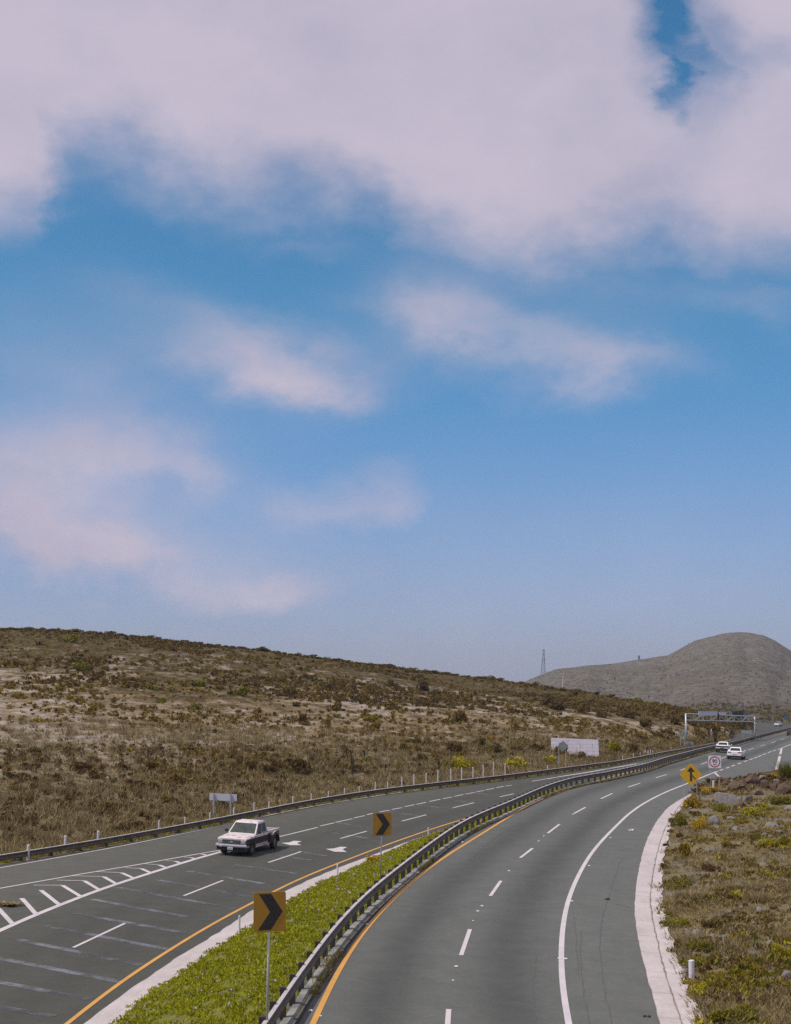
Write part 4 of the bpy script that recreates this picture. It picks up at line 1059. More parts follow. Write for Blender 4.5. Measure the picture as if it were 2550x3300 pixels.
# ------------------------------------------------------------------ vegetation
def clump(n, rx, ry, rz, leaf, lumps=6, up=.5, seed=0, aspect=2.2):
    """leaf-sized quads spread through a lumpy crown; returns verts, quads, per-vertex tint"""
    g = np.random.default_rng(seed)
    lc = np.stack([g.uniform(-.62, .62, lumps), g.uniform(-.62, .62, lumps), g.uniform(.15, .72, lumps)], 1); lr = g.uniform(.25, .48, lumps)
    lt = g.uniform(-.22, .22, lumps)
    k = g.integers(0, lumps, n); d = g.normal(size=(n, 3)); d /= np.linalg.norm(d, axis=1)[:, None]
    P = lc[k]+d*(lr[k]*g.uniform(.35, 1.0, n)**.5)[:, None]; P[:, 2] = np.abs(P[:, 2])
    P *= np.array([rx, ry, rz])
    a = g.normal(size=(n, 3)); a[:, 2] += up*2; a /= np.linalg.norm(a, axis=1)[:, None]
    b = np.cross(a, g.normal(size=(n, 3))); b /= np.linalg.norm(b, axis=1)[:, None]+1e-9
    sz = leaf*g.uniform(.6, 1.4, n)[:, None]
    A = a*sz*aspect*.5; B = b*sz*.5
    V = np.stack([P-A*.9, P+B*.8, P+A, P-B*.8], 1).reshape(-1, 3)
    Q = np.arange(n*4).reshape(n, 4)
    t = np.clip(g.uniform(0, 1, n)*.75+lt[k]+.15, 0, 1)
    return V, Q, np.repeat(t, 4)
def tuft(n, r, h, w, seed=0, lean=.5):
    """grass blades: slim triangles as quads"""
    g = np.random.default_rng(seed); a = g.uniform(0, 6.283, n); rr = r*np.sqrt(g.uniform(0, 1, n))
    P = np.stack([rr*np.cos(a), rr*np.sin(a), np.zeros(n)], 1)
    tip = P*1.0+np.stack([g.normal(0, lean, n)*h+P[:, 0]*.6, g.normal(0, lean, n)*h+P[:, 1]*.6, h*g.uniform(.5, 1.1, n)], 1)
    th = g.uniform(0, 3.14, n); W_ = np.stack([np.cos(th), np.sin(th), np.zeros(n)], 1)*w
    V = np.stack([P-W_, P+W_, tip+W_*.15, tip-W_*.15], 1).reshape(-1, 3)
    return V, np.arange(n*4).reshape(n, 4), np.repeat(g.uniform(0, 1, n), 4)
def scatter(name, protos, pts, sc, mats, mi=None, kind='stuff', seed=1, squash=None):
    """one object of many small tufts (real mesh)"""
    g = np.random.default_rng(seed); VV = []; QQ = []; TT = []; MI = []; o = 0
    for i, (p, s) in enumerate(zip(pts, sc)):
        V, Q, t = protos[g.integers(len(protos))]; a = g.uniform(0, 6.283); c, q = math.cos(a)*s, math.sin(a)*s
        X = V[:, 0]*c-V[:, 1]*q+p[0]; Y = V[:, 0]*q+V[:, 1]*c+p[1]; Z = V[:, 2]*s*(squash or 1)+p[2]
        VV.append(np.stack([X, Y, Z], 1)); QQ.append(Q+o); TT.append(np.clip(t+g.uniform(-.15, .15), 0, 1)); o += len(V)
        if mi is not None: MI.append(np.full(len(Q), mi[i]))
    ob = npmesh(name, np.concatenate(VV), np.concatenate(QQ), mats, None, np.concatenate(TT), np.concatenate(MI) if mi is not None else None)
    return tag(ob, kind=kind)
PROTO = {}
def shrub_mesh(kind, v):
    key = (kind, v)
    if key not in PROTO:
        big = kind.endswith('_near')
        n = 1500 if big else 420
        V, Q, t = clump(n, 1, 1, .9, .085 if big else .15, 9 if big else 6, .5, hash(kind) % 97+v*13 if False else (sum(map(ord, kind))+v*13))
        g = np.random.default_rng(v+5); ns = 10; st = []
        me_o = npmesh('shrub', V, Q, [M[kind.replace('_near', '')]], None, t); PROTO[key] = me_o.data; bpy.data.objects.remove(me_o)
    return PROTO[key]
def shrub(p, w, h, kind, label, group=None, name='shrub', cat='shrub', var=3):
    o = bpy.data.objects.new(name, shrub_mesh(kind, random.randrange(var))); COL.objects.link(o)
    o.location = p; o.rotation_euler = (random.uniform(-.08, .08), random.uniform(-.08, .08), random.uniform(0, 6.28)); o.scale = (w/2, w/2*random.uniform(.8, 1.15), h)
    return tag(o, label, cat, group)
def c1(*p): return [(s_*a, 1950+s_*b) for a, b in p]
def c2(*p): return [(850+s_*a, 1950+s_*b) for a, b in p]
HL = {'gold': 'bright yellow flowering bush on the dry hillside', 'green': 'fresh green bush on the dry hillside', 'olive': 'olive brown bush on the dry hillside', 'dusk': 'dark brown bush on the dry hillside', 'lime': 'yellow green bush on the dry hillside', 'rust': 'rusty orange brown bush low on the hillside at the left edge'}
count = 0
def hbush(px, wpx, kind, label=None, hr=.55):
    global count
    p = cast(bvH, *px)
    if p is None: return
    w = wpx*s_*p.y/F; w = min(w, 9); shrub(p-Vector((0, 0, .1*w*hr)), w, w*hr*random.uniform(.8, 1.1), kind, label or HL[kind], 'scattered '+kind+' bushes on the hillside' if not label else None); count += 1
for x, y, w in [(245,500,60),(125,578,60),(440,594,40),(250,738,50),(535,735,50),(395,590,35),(1075,694,35),(1100,530,40),(1195,541,35),(1265,546,40),(1445,793,45),(1500,860,40),(215,480,25),(650,480,40),(515,605,40),(465,675,30),(10,550,30),(340,748,40),(1125,555,35),(1540,660,25)]: hbush(c1((x, y))[0], w, 'gold', None, .45)
for x, y, w in [(390,550,100),(1265,520,110),(1255,665,95),(970,540,100),(455,238,110),(510,555,80),(1040,625,90),(540,425,150),(1540,580,130),(1590,430,60)]: hbush(c1((x, y))[0], w, 'green')
for x, y, w, k in [(690,745,120,'green'),(690,805,140,'olive'),(670,1000,75,'green'),(550,945,70,'olive'),(470,720,80,'green'),(400,750,70,'green'),(450,675,110,'olive'),(230,745,140,'olive'),(1240,750,180,'olive'),(1380,905,115,'olive'),(1200,950,190,'dusk'),(1470,950,130,'dusk'),(1620,935,110,'dusk'),(1520,858,50,'gold'),(1455,855,40,'gold'),(1665,880,45,'green'),(1640,800,110,'olive'),(1270,1050,200,'lime'),(1190,1040,130,'green'),(1600,1040,170,'lime'),(250,1060,200,'dusk'),(60,1060,140,'dusk'),(310,1000,60,'dusk'),(1000,900,110,'olive'),(900,930,110,'olive'),(660,620,160,'olive'),(830,670,160,'olive'),(1010,545,130,'dusk'),(820,520,110,'olive'),(1130,850,35,'green'),(1110,835,35,'green'),(1060,805,40,'gold'),(885,660,30,'gold'),(1385,745,30,'gold'),(1410,755,70,'olive'),(150,580,130,'olive'),(520,350,90,'green'),(450,545,120,'olive'),(330,1010,60,'olive'),(1000,1000,110,'olive'),(210,650,90,'olive'),(270,650,50,'olive')]: hbush(c2((x, y))[0], w, k)
hbush(c4((190, 125))[0], 210, 'rust', 'wide rusty orange brown bush low on the hillside at the left edge', .3)
for x, y, w, k in [(340,115,80,'dusk'),(620,115,140,'dusk'),(865,165,140,'dusk'),(1160,150,150,'dusk'),(1470,145,90,'dusk'),(690,325,170,'olive'),(640,300,90,'green'),(380,310,85,'olive'),(165,275,140,'olive'),(1080,270,130,'olive'),(890,440,140,'dusk'),(790,470,140,'dusk'),(1225,330,60,'gold'),(1060,405,90,'olive'),(1440,300,110,'dusk'),(560,310,70,'olive'),(95,190,80,'olive'),(960,180,120,'olive'),(1560,60,170,'olive'),(60,120,110,'dusk'),(200,60,180,'dusk'),(500,60,160,'dusk'),(1000,60,180,'olive'),(780,60,120,'dusk')]: hbush(c4((x, y))[0], w, k, None, .42)
for x, y, w, k in [(300,140,70,'green'),(430,150,70,'olive'),(90,170,90,'olive'),(350,85,130,'dusk'),(130,85,160,'dusk'),(480,100,90,'dusk'),(300,40,170,'dusk'),(680,60,120,'dusk'),(600,110,70,'olive'),(520,262,50,'green'),(360,180,60,'olive')]: hbush(c5((x, y))[0], w, k, None, .45)
for x, y, w, k in [(570,945,150,'lime'),(680,945,120,'olive'),(60,930,120,'dusk'),(270,812,50,'dusk'),(330,805,40,'rust'),(1065,775,70,'dusk'),(1140,670,110,'olive'),(1290,690,90,'dusk'),(640,720,130,'dusk'),(480,720,100,'dusk'),(350,690,110,'dusk'),(800,700,110,'olive'),(950,760,130,'olive'),(1210,760,90,'olive'),(1180,800,120,'olive'),(1350,790,110,'olive'),(1500,800,80,'green'),(100,545,60,'green'),(300,580,80,'olive'),(510,575,70,'green'),(200,670,140,'dusk'),(100,640,110,'dusk'),(760,780,120,'olive'),(860,860,130,'olive'),(900,830,110,'dusk'),(740,860,90,'olive'),(1100,840,130,'olive'),(210,960,150,'olive'),(150,1010,110,'lime'),(330,985,110,'olive'),(420,960,60,'olive')]: hbush(c3((x, y))[0], w, k if k != 'rust' else 'dusk')
# crest bushes
for c in np.concatenate([np.arange(-60, 1700, 15.), np.arange(1700, 2420, 20.)]):
    if count >= 292: break
    ry = float(np.interp(c, [p[0] for p in ridgepx], [p[1] for p in ridgepx])); rd = float(np.interp(c, [p[0] for p in ridgeD], [p[1] for p in ridgeD]))
    cc = c+random.uniform(-6, 6); p = at_depth(cc, ry+6, rd-2); wpx = random.choice([22, 26, 30, 34, 40, 52])
    w = wpx*rd/F; g = down(bvH, p.x, p.y)
    if g is None: continue
    k = random.choice(['olive', 'olive', 'dusk', 'green']); shrub(g, w, w*random.uniform(.14, .28), k, 'small '+{'olive': 'olive', 'dusk': 'dark', 'green': 'green'}[k]+' bush on the crest line of the dry hillside', 'crest '+k+' bushes'); count += 1
print('hill bushes', count)
# scrub stuff over the hillside
def hill_points(n, zlo, zhi, seed, mask=None, gam=1.0):
    g = np.random.default_rng(seed); out = []; J = NR
    t = zlo+(zhi-zlo)*g.uniform(0, 1, n)**gam; ci = g.uniform(20, len(cols)-1.01, n)
    for a, td in zip(ci, t):
        j = min(J-1.01, (td**(1/1.35))*J); i0, j0 = int(a), int(j); fu, fv = a-i0, j-j0
        q = HV[i0, j0]*(1-fu)*(1-fv)+HV[i0+1, j0]*fu*(1-fv)+HV[i0, j0+1]*(1-fu)*fv+HV[i0+1, j0+1]*fu*fv
        if mask and noise.noise((q[0]*.05, q[1]*.035, mask))*.6+noise.noise((q[0]*.17, q[1]*.12, mask))*.4 < g.uniform(-.12, .18): continue
        out.append(q)
    return out
small = [clump(34, 1, 1, .62, .30, 5, .5, 40+i) for i in range(6)]
def ss(n, a, b): return rng.uniform(a, b, n)
P = hill_points(8000, .10, .99, 1, 2.0); scatter('scrub', small, P, ss(len(P), .25, .75), [M['olive']], seed=2)
P = hill_points(7500, .48, .995, 5, 7.5); scatter('scrub', small, P, ss(len(P), .3, 1.0), [M['dusk'], M['olive']], [int(v) for v in rng.integers(0, 2, len(P))], seed=3)
P = hill_points(2600, .02, .22, 6, 3.5); scatter('scrub', small, P, ss(len(P), .2, .6), [M['dusk']], seed=4)
P = hill_points(2400, .15, .8, 9, 5.5); scatter('scrub', small, P, ss(len(P), .18, .5), [M['flower'], M['rust']], [int(v > .7) for v in rng.uniform(size=len(P))], seed=5)
P = hill_points(1200, .2, .98, 14, 9.5); scatter('scrub', small, P, ss(len(P), .2, .5), [M['green']], seed=6)
grass = [tuft(16, .35, .42, .03, 60+i) for i in range(5)]
P = hill_points(7000, .005, .30, 8, None, 1.4); scatter('dry_grass', grass, P, ss(len(P), .6, 1.5), [M['strawl']], seed=7)
P = [tuple(q) for q in hill_points(2600, .0, .012, 18)]; scatter('verge_grass', grass, P, ss(len(P), .4, .9), [M['lime'], M['strawl'], M['green']], [int(x) for x in rng.integers(0, 3, len(P))], seed=8)
# dead stalks
for x, y0, y1 in [(945,905,1005),(965,1045,1092),(525,940,975),(885,975,1010)]:
    px = c1((x, y1))[0]; p = cast(bvH, *px)
    if p is None: continue
    h = (y1-y0)*s_*p.y/F; b = MB(); b.tube((0, 0, -.2), (random.uniform(-.1, .1), 0, h), .10, .05, 6)
    o = b.build('dead_stalk', M['wood'], None, False, p); tag(o, 'thin dark dead flower stalk standing on the lower hillside at left', 'plant', 'dead stalks at left')
for x, y0, y1, f in [(570,978,1060,c2),(648,935,990,c2),(525,915,990,c2),(310,965,1005,c2),(1125,985,1060,c2),(780,1020,1075,c2),(1500,885,940,c2),(668,5,95,c5),(605,65,110,c5)]:
    p = cast(bvH, *f((x, y1))[0])
    if p is None: continue
    h = (y1-y0)*s_*p.y/F; b = MB(); b.tube((0, 0, -.2), (random.uniform(-.15, .15), 0, h), .11, .05, 6)
    for k in range(5):
        z = h*random.uniform(.5, .98); b.tube((0, 0, z), (random.uniform(-.5, .5), random.uniform(-.3, .3), z+random.uniform(.1, .4)), .05, .03, 5)
    o = b.build('dead_stalk', M['wood'], None, False, p); tag(o, 'thin dark dead flower stalk standing among the lower hillside bushes near the middle', 'plant', 'dead stalks in the middle')
# tiny dry bush on the gore at the left edge
p = hit(*c4((10, 925))[0], zL); shrub(p, 2.0, .16, 'strawl', 'flat dry weed patch on the painted gore at the left edge')
# mountain and plain scrub
P = []
for _ in range(5500):
    i = random.randrange(len(mc)-1); j = int(nr*random.uniform(0, 1)**1.3*.999); q = Vector(mb_m[i*n2+j]) if False else mount.data.vertices[i*n2+j].co; P.append((q.x+random.uniform(-5, 5), q.y, q.z))
scatter('scrub', small, P, ss(len(P), .5, 1.2), [M['mscrub'] if 'mscrub' in M else leafmat('mountain_scrub_leaf', (.095, .086, .066), (.17, .157, .130))], seed=9)
P = []
for _ in range(1500):
    px = random.uniform(2150, 2700); Y = random.uniform(390, 760); d = at_depth(px, 2140, Y); g = down(bvMt, d.x, Y); z = max(-9.5, g.z if g else -99)
    P.append((d.x, Y, z))
scatter('scrub', small, P, ss(len(P), .5, 1.6), [M['olive'], M['dusk'], M['green']], [int(x) for x in rng.integers(0, 3, len(P))], seed=10)
# ice plant on the median
ice = [clump(52, .42, .42, .115, .064, 7, 1.3, 80+i, 1.8) for i in range(6)]
P = []; Q2 = []
g = np.random.default_rng(3)
while len(P) < 9000:
    Y = 12+138*g.uniform()**1.25; a, b = xg(Y)+.1, XM(Y)+.25
    X = a+(b-a-.42)*g.uniform()
    q = down(bvM, X, Y)
    if q is None: continue
    P.append((X, Y, q.z-.02))
    if g.uniform() < .08+.08*noise.noise((X*.3, Y*.3, 4)): Q2.append((X, Y, q.z+.16))
sc_ = np.array([.75+.5*abs(noise.noise((p[0]*.4, p[1]*.4, 1))) for p in P])
scatter('ice_plant', ice, P, sc_, [M['ice']], seed=11)
fl = [clump(7, .07, .07, .05, .05, 3, 1.5, 95+i, 1.2) for i in range(4)]
scatter('ice_plant_flower', fl, Q2, ss(len(Q2), .7, 1.3), [M['iceflower']], seed=12)
P = []
for _ in range(1500):
    Y = 14+200*random.random()**1.4; X = XM(Y)+random.uniform(.0, .28); P.append((X, Y, zR(X, Y)))
P = [p for p in P if noise.noise((p[1]*.12, 3, 1)) > .12 or p[1] > 110]
scatter('verge_grass', [tuft(12, .15, .22, .015, 70+i) for i in range(4)], P, ss(len(P), .5, 1.2), [M['green'], M['strawl']], [int(x) for x in rng.integers(0, 2, len(P))], seed=13)
q = cast(bvM, *c5((805, 655))[0]); shrub(q, 1.9, .45, 'gold_near', 'yellow flowered clump in the median beside the far chevron sign')
# right bank plants
BK = [(1045,312,100,95,'flower','olive bush with yellow flowers between the merge sign posts'),(1180,192,130,30,'gold','low yellow flowering mat at the tip of the right bank'),(970,415,115,75,'green','green grassy bush at the kerb of the right bank'),(1105,440,85,90,'gold','tall bright yellow bush in front of the grey boulder'),
 (915,462,42,32,'rust','tiny reddish olive weed at the kerb edge, upper of two'),(978,495,48,40,'olive','round olive weed on bare soil near the kerb'),(885,550,42,28,'rust','orange brown weed growing over the kerb edge'),(1020,625,85,110,'flower','olive yellow bush leaning left on the dry bank'),(870,695,38,50,'rust','reddish weed at the kerb where the gutter bends'),(1150,710,95,55,'rust','orange brown cushion bush in the middle of the bank'),
 (985,820,135,70,'green','olive green mound beside the gutter bend'),(1130,785,55,35,'flower','small yellow flowered weed right of the olive mound'),(1060,885,170,70,'strawl','wide dry straw coloured grass clump on the bank'),(895,988,55,35,'green','small green weed by the kerb below the straw clump'),(970,1060,190,60,'green','spreading green mat by the kerb, middle of the bank'),(1200,1065,140,60,'olive','olive green cushion on the bank right of the green mat'),(1080,1215,220,75,'green','broad low green mat above the white bollard'),(1100,1310,190,55,'green','low green mat just behind the white bollard'),
 (1190,1395,130,45,'green','green mat right of the white bollard'),(1100,1510,130,95,'lime','yellow green bush at the kerb below the white bollard'),(1075,1435,110,45,'gold','yellow flowers around the foot of the white bollard'),(1300,1680,280,130,'green','largest olive green bush at the bottom of the right bank'),(1420,1600,120,60,'olive','olive bush behind the largest bush at the bottom'),(1510,1448,85,45,'green','small green bush right of the bottom bush'),(1625,1260,110,100,'lime','yellow green bush at the right edge of the bank'),(1660,1320,80,60,'green','green tuft at the right edge below the yellow green bush'),
 (1455,505,85,45,'green','small fresh green bush on the dry upper bank'),(1550,550,100,60,'lime','yellow green bush on the upper bank, left of the edge'),(1655,540,80,70,'green','dark green bush at the right edge of the upper bank'),(1430,355,150,65,'lime','yellow green mat climbing between the rocks'),(1530,320,130,50,'lime','yellow green mat under the reddish rocks'),(1610,280,150,60,'green','bright green mat near the top right of the bank'),(1370,405,75,45,'flower','yellow speckled weed beside the dark rock'),(1230,325,130,55,'green','olive green clump left of the grey boulder'),(1080,352,95,35,'olive','olive weed strip behind the tall yellow bush'),(1200,1470,110,60,'rust','brown dry bush right of the bollard flowers'),
 (1605,118,90,50,'gold','yellow brown bush by the white gore line at upper right'),(1672,110,85,150,'green','tall green grassy bush at the right edge beside the ramp'),(1340,480,90,40,'strawl','pale straw tuft on the upper bank'),(1490,900,140,60,'strawl','straw coloured grass patch at the right of the bank'),(1350,830,120,50,'strawl','straw grass patch in the middle right of the bank'),(1280,560,110,45,'olive','thin olive weed in the dry grass'),(1400,680,120,40,'olive','dark olive weed on gravel at the right of the bank'),(1240,760,80,35,'green','faint green weed among dry grass')]
for x, y, w, h, k, lab in BK:
    p = cast(bvB, *c6((x, y))[0])
    if p is None: print('miss', lab); continue
    kk = s_*p.y/F; hh = max(.12, h*kk*.85)
    if k == 'strawl' or 'grass' in lab and k == 'green' and h > 120:
        V, Q, t = tuft(500, .5, hh*.8, .02, int(x), .35); V[:, :2] *= w*kk; o = npmesh('grass_clump', V, Q, [M[k]], None, t); o.location = p; tag(o, lab, 'grass')
    else: shrub(p-Vector((0, 0, .05)), w*kk*1.25, hh*1.15, k+'_near', lab)
# rocks
def rock(p, w, d, h, mat, label, seed, group=None):
    import bmesh
    bm = bmesh.new(); bmesh.ops.create_icosphere(bm, subdivisions=3, radius=1); rr = random.Random(seed); axs = [Vector((rr.gauss(0, 1), rr.gauss(0, 1), rr.gauss(.3, .8))).normalized() for _ in range(11)]
    for v in bm.verts:
        c = v.co.copy(); f = 1+.45*noise.noise(c*1.2+Vector((seed*3.1, 0, 0)))+.24*noise.noise(c*3.1+Vector((0, seed*2.3, 0)))+.10*noise.noise(c*7)
        q = c*f
        for ax in axs:
            e = q.dot(ax)-.60
            if e > 0: q -= ax*e*.93
        v.co = q
    me = bpy.data.meshes.new('rock'); bm.to_mesh(me); bm.free(); me.materials.append(mat)
    o = bpy.data.objects.new('rock', me); COL.objects.link(o); o.location = p+Vector((0, 0, h*.22)); o.scale = (w*.62, d*.62, h*.75); o.rotation_euler = (0, 0, seed*1.7)
    o.rotation_euler = (0, 0, 0); tag(o, label, 'rock', group)
RK = [(1280,280,115,95,'g','big grey boulder left of the rubble mound'),(1192,405,95,62,'g','dark grey rock in front of the tall yellow bush on the bank'),(1415,265,75,50,'g','grey rock right of the big boulder'),(1372,305,55,45,'b','brown rock below the big boulder'),(1340,185,125,60,'b','flat pinkish rock slab at the left end of the mound'),(1440,160,100,95,'b','big brown rock at the top of the mound'),(1645,215,125,80,'b','reddish brown rock at the right end of the mound'),(1560,430,95,45,'g','pale flat rock in the upper right grass'),(1352,252,55,22,'g','small whitish slab beside the big boulder'),(1662,1400,75,75,'g','grey rock at the right edge low on the bank'),(1300,1095,45,26,'g','small grey stone in the middle of the bank'),(1520,170,70,50,'b','brown rock in the middle of the mound'),(1580,190,60,40,'b','brown stone right of the mound middle'),(1480,220,60,40,'b','brown stone low on the mound'),(1300,380,60,30,'g','grey stone between the dark rock and yellow mat'),(1330,340,45,28,'b','small brown stone under the big boulder'),(1680,320,60,40,'g','grey stone at the right edge under the green mat'),(1520,480,40,20,'g','small pale stone in the upper right grass'),(1620,470,45,25,'g','grey stone near the right edge of the upper bank'),(1390,150,60,45,'b','brown rock on the mound left of the top rock'),(1500,130,70,40,'b','brown rock behind the mound top'),(1225,1140,60,24,'g','flat grey stone below the middle stone'),(1630,100,60,22,'g','pale concrete lump beside the ramp')]
for i, (x, y, w, h, c, lab) in enumerate(RK):
    p = cast(bvB, *c6((x, y))[0])
    if p is None: print('miss', lab); continue
    kk = s_*p.y/F; rock(p, w*kk, w*kk*.8, h*kk, M['rockg' if c == 'g' else 'rockb'], lab, i+1)
peb = [(lambda v: (v, ))(i) for i in range(3)]
def pebble(seed):
    g = np.random.default_rng(seed); V = []; 
    ang = np.linspace(0, 6.283, 5)[:-1]
    a = np.stack([np.cos(ang)*g.uniform(.7, 1.2, 4), np.sin(ang)*g.uniform(.7, 1.2, 4), np.full(4, -.2)], 1); b = a*np.array([.6, .6, 1])+np.array([g.uniform(-.2, .2), g.uniform(-.2, .2), .2+g.uniform(.4, .9)])
    V = np.vstack([a, b]); Q = np.array([[0, 1, 5, 4], [1, 2, 6, 5], [2, 3, 7, 6], [3, 0, 4, 7], [4, 5, 6, 7]]); return V, Q, np.full(8, g.uniform())
pbs = [pebble(i) for i in range(8)]
def bank_points(n, seed, fn=None):
    g = np.random.default_rng(seed); out = []
    while len(out) < n:
        u_ = g.uniform(); px, py = (2080+600*u_/.7 if u_ < .7 else 2680+900*(u_-.7)/.3), 2500+(900+(0 if u_ < .7 else 500))*g.uniform()**1.3; p = cast(bvB, px, py)
        n -= 0 if p else 1
        if p is None: continue
        if fn and not fn(p, g): n -= 1; continue
        out.append((p.x, p.y, p.z))
    return out
P = bank_points(3600, 21, lambda p, g: noise.noise((p.x*.35, p.y*.35, 4)) > g.uniform(-.3, .3)); scatter('gravel', pbs, P, rng.exponential(.035, len(P))+.02, [M['rockg']], seed=20)
def onm(p, g): return ((p.x-mc0.x)/9)**2+((p.y-mc0.y)/5)**2 < 1.3
P = bank_points(5000, 22, onm); scatter('rubble', pbs, P, rng.exponential(.11, len(P))+.04, [M['rockb'], M['rockg']], [int(v > .72) for v in rng.uniform(size=len(P))], seed=21)
gr = [tuft(14, .24, .20, .012, 90+i, .45) for i in range(6)]
P = bank_points(8000, 23, lambda p, g: noise.noise((p.x*.22, p.y*.22, 9))+.5*noise.noise((p.x*.8, p.y*.8, 2)) > g.uniform(-.45, .25)); scatter('dry_grass', gr, P, ss(len(P), .6, 1.5), [M['strawl']], seed=22)
lowp = [clump(22, .35, .35, .16, .09, 4, .8, 120+i) for i in range(5)]
P = bank_points(3700, 24, lambda p, g: noise.noise((p.x*.3, p.y*.3, 19)) > g.uniform(0, .4)); scatter('low_weeds', lowp, P, ss(len(P), .5, 1.4), [M['olive'], M['green'], M['flower'], M['lime']], [int(x) for x in rng.choice(4, len(P), p=[.3, .42, .1, .18])], seed=23)
P = bank_points(4200, 26, onm); P = [p for p in P if noise.noise((p[0]*.5, p[1]*.5, 8)) > -.25][:2600]; scatter('dead_brush', lowp, P, ss(len(P), .5, 1.6), [M['dusk'], M['rust'], M['strawl']], [int(x) for x in rng.choice(3, len(P), p=[.5, .2, .3])], seed=26)
P = bank_points(7600, 27, lambda p, g: noise.noise((p.x*.4, p.y*.4, 29)) > g.uniform(-.35, .3)); scatter('dead_brush', lowp, P, ss(len(P), .35, .9), [M['strawl'], M['rust'], M['olive']], [int(x) for x in rng.choice(3, len(P), p=[.6, .15, .25])], seed=27)
P = []
for i in range(0, len(outRj)-1, 1):
    for k in range(2):
        if noise.noise((outRj[i][0]*.3, outRj[i][1]*.3, 6)) > random.uniform(-.4, .2):
            X, Y = outRj[i][0]+random.uniform(-.05, .5), outRj[i][1]+random.uniform(-.2, .2); g_ = down(bvB, X, Y)
            if g_: P.append(tuple(g_))
scatter('low_weeds', gr, P, ss(len(P), .5, 1.1), [M['green'], M['strawl'], M['rust']], [int(x) for x in rng.integers(0, 3, len(P))], seed=24)
# ------------------------------------------------------------------ light, sky, camera
AZ, EL = R(-110), R(58)
sun = bpy.data.lights.new('sun', 'SUN'); sun.energy = 3.5; sun.angle = R(.6); sun.color = (1, .94, .81)
so = bpy.data.objects.new('sun', sun); COL.objects.link(so)
sd = Vector((math.sin(AZ)*math.cos(EL), math.cos(AZ)*math.cos(EL), math.sin(EL))); so.rotation_euler = sd.to_track_quat('Z', 'Y').to_euler(); so.location = (0, 0, 60)
wd = bpy.data.worlds.new('World'); S.world = wd; wd.use_nodes = True; n = wd.node_tree; bg = n.nodes['Background']
sk = n.nodes.new('ShaderNodeTexSky'); sk.sky_type = 'NISHITA'; sk.sun_disc = False; sk.sun_elevation = EL; sk.sun_rotation = AZ; sk.air_density = 1.2; sk.dust_density = .6; sk.ozone_density = 2.5
STR = .1; bg.inputs[1].default_value = STR
tc = n.nodes.new('ShaderNodeTexCoord').outputs['Generated']
sx = n.nodes.new('ShaderNodeSeparateXYZ'); n.links.new(tc, sx.inputs[0])
az = math_n(n, 'ARCTAN2', sx.outputs[0], sx.outputs[1]); el = math_n(n, 'ARCSINE', sx.outputs[2])
def azel(px, py): d = Vector(ray(px, py)).normalized(); return math.atan2(d.x, d.y), math.asin(d.z)
# wispy distortion of the sky coordinates
def wn(scale, detail, rough, off, st=(1, 1, 1.6)):
    mp = n.nodes.new('ShaderNodeMapping'); mp.inputs['Location'].default_value = off; mp.inputs['Scale'].default_value = st; n.links.new(tc, mp.inputs[0])
    t = n.nodes.new('ShaderNodeTexNoise'); inp(t, Scale=scale, Detail=detail, Roughness=rough); n.links.new(mp.outputs[0], t.inputs[0]); return t.outputs['Fac']
n1 = wn(9, 7, .58, (3.1, 1.7, .4)); n2_ = wn(9, 7, .58, (7.3, 4.2, 2.9)); n3 = wn(26, 6, .6, (1.3, 9.1, 5.2)); n4 = wn(5, 5, .5, (4.4, 2.2, 8.8))
azd = math_n(n, 'MULTIPLY_ADD', math_n(n, 'SUBTRACT', n1, .5), .13, az)
eld = math_n(n, 'MULTIPLY_ADD', math_n(n, 'SUBTRACT', n2_, .5), .085, el)
eld = math_n(n, 'MULTIPLY_ADD', math_n(n, 'SUBTRACT', n3, .5), .022, eld)
# upper cloud bank: its lower edge as a function of azimuth
edge = [(-900,660),(0,690),(110,690),(190,560),(260,500),(330,478),(430,480),(560,530),(640,575),(760,600),(880,585),(1010,620),(1090,600),(1180,650),(1250,720),(1400,770),(1600,800),(1750,830),(1850,775),(1960,745),(2150,700),(2260,760),(2380,800),(2550,800),(3400,820)]
cr = n.nodes.new('ShaderNodeValToRGB'); a0, a1 = azel(-900, 700)[0], azel(3400, 700)[0]; e0, e1 = .20, .50
els = cr.color_ramp.elements
while len(els) < len(edge): els.new(.5)
for q, (x, y) in zip(els, edge):
    A_, E_ = azel(x, y); q.position = (A_-a0)/(a1-a0); v = (E_-e0)/(e1-e0); q.color = (v, v, v, 1)
n.links.new(math_n(n, 'DIVIDE', math_n(n, 'SUBTRACT', azd, a0), a1-a0, None, True), cr.inputs[0])
eb = math_n(n, 'MULTIPLY_ADD', cr.outputs[0], e1-e0, e0)
def smooth01(x, a, b):
    m = n.nodes.new('ShaderNodeMapRange'); m.interpolation_type = 'SMOOTHERSTEP'; n.links.new(x, m.inputs[0]); m.inputs[1].default_value = a; m.inputs[2].default_value = b; return m.outputs[0]
bank_d = math_n(n, 'SUBTRACT', eld, eb)
dens = smooth01(bank_d, -.048, .055)
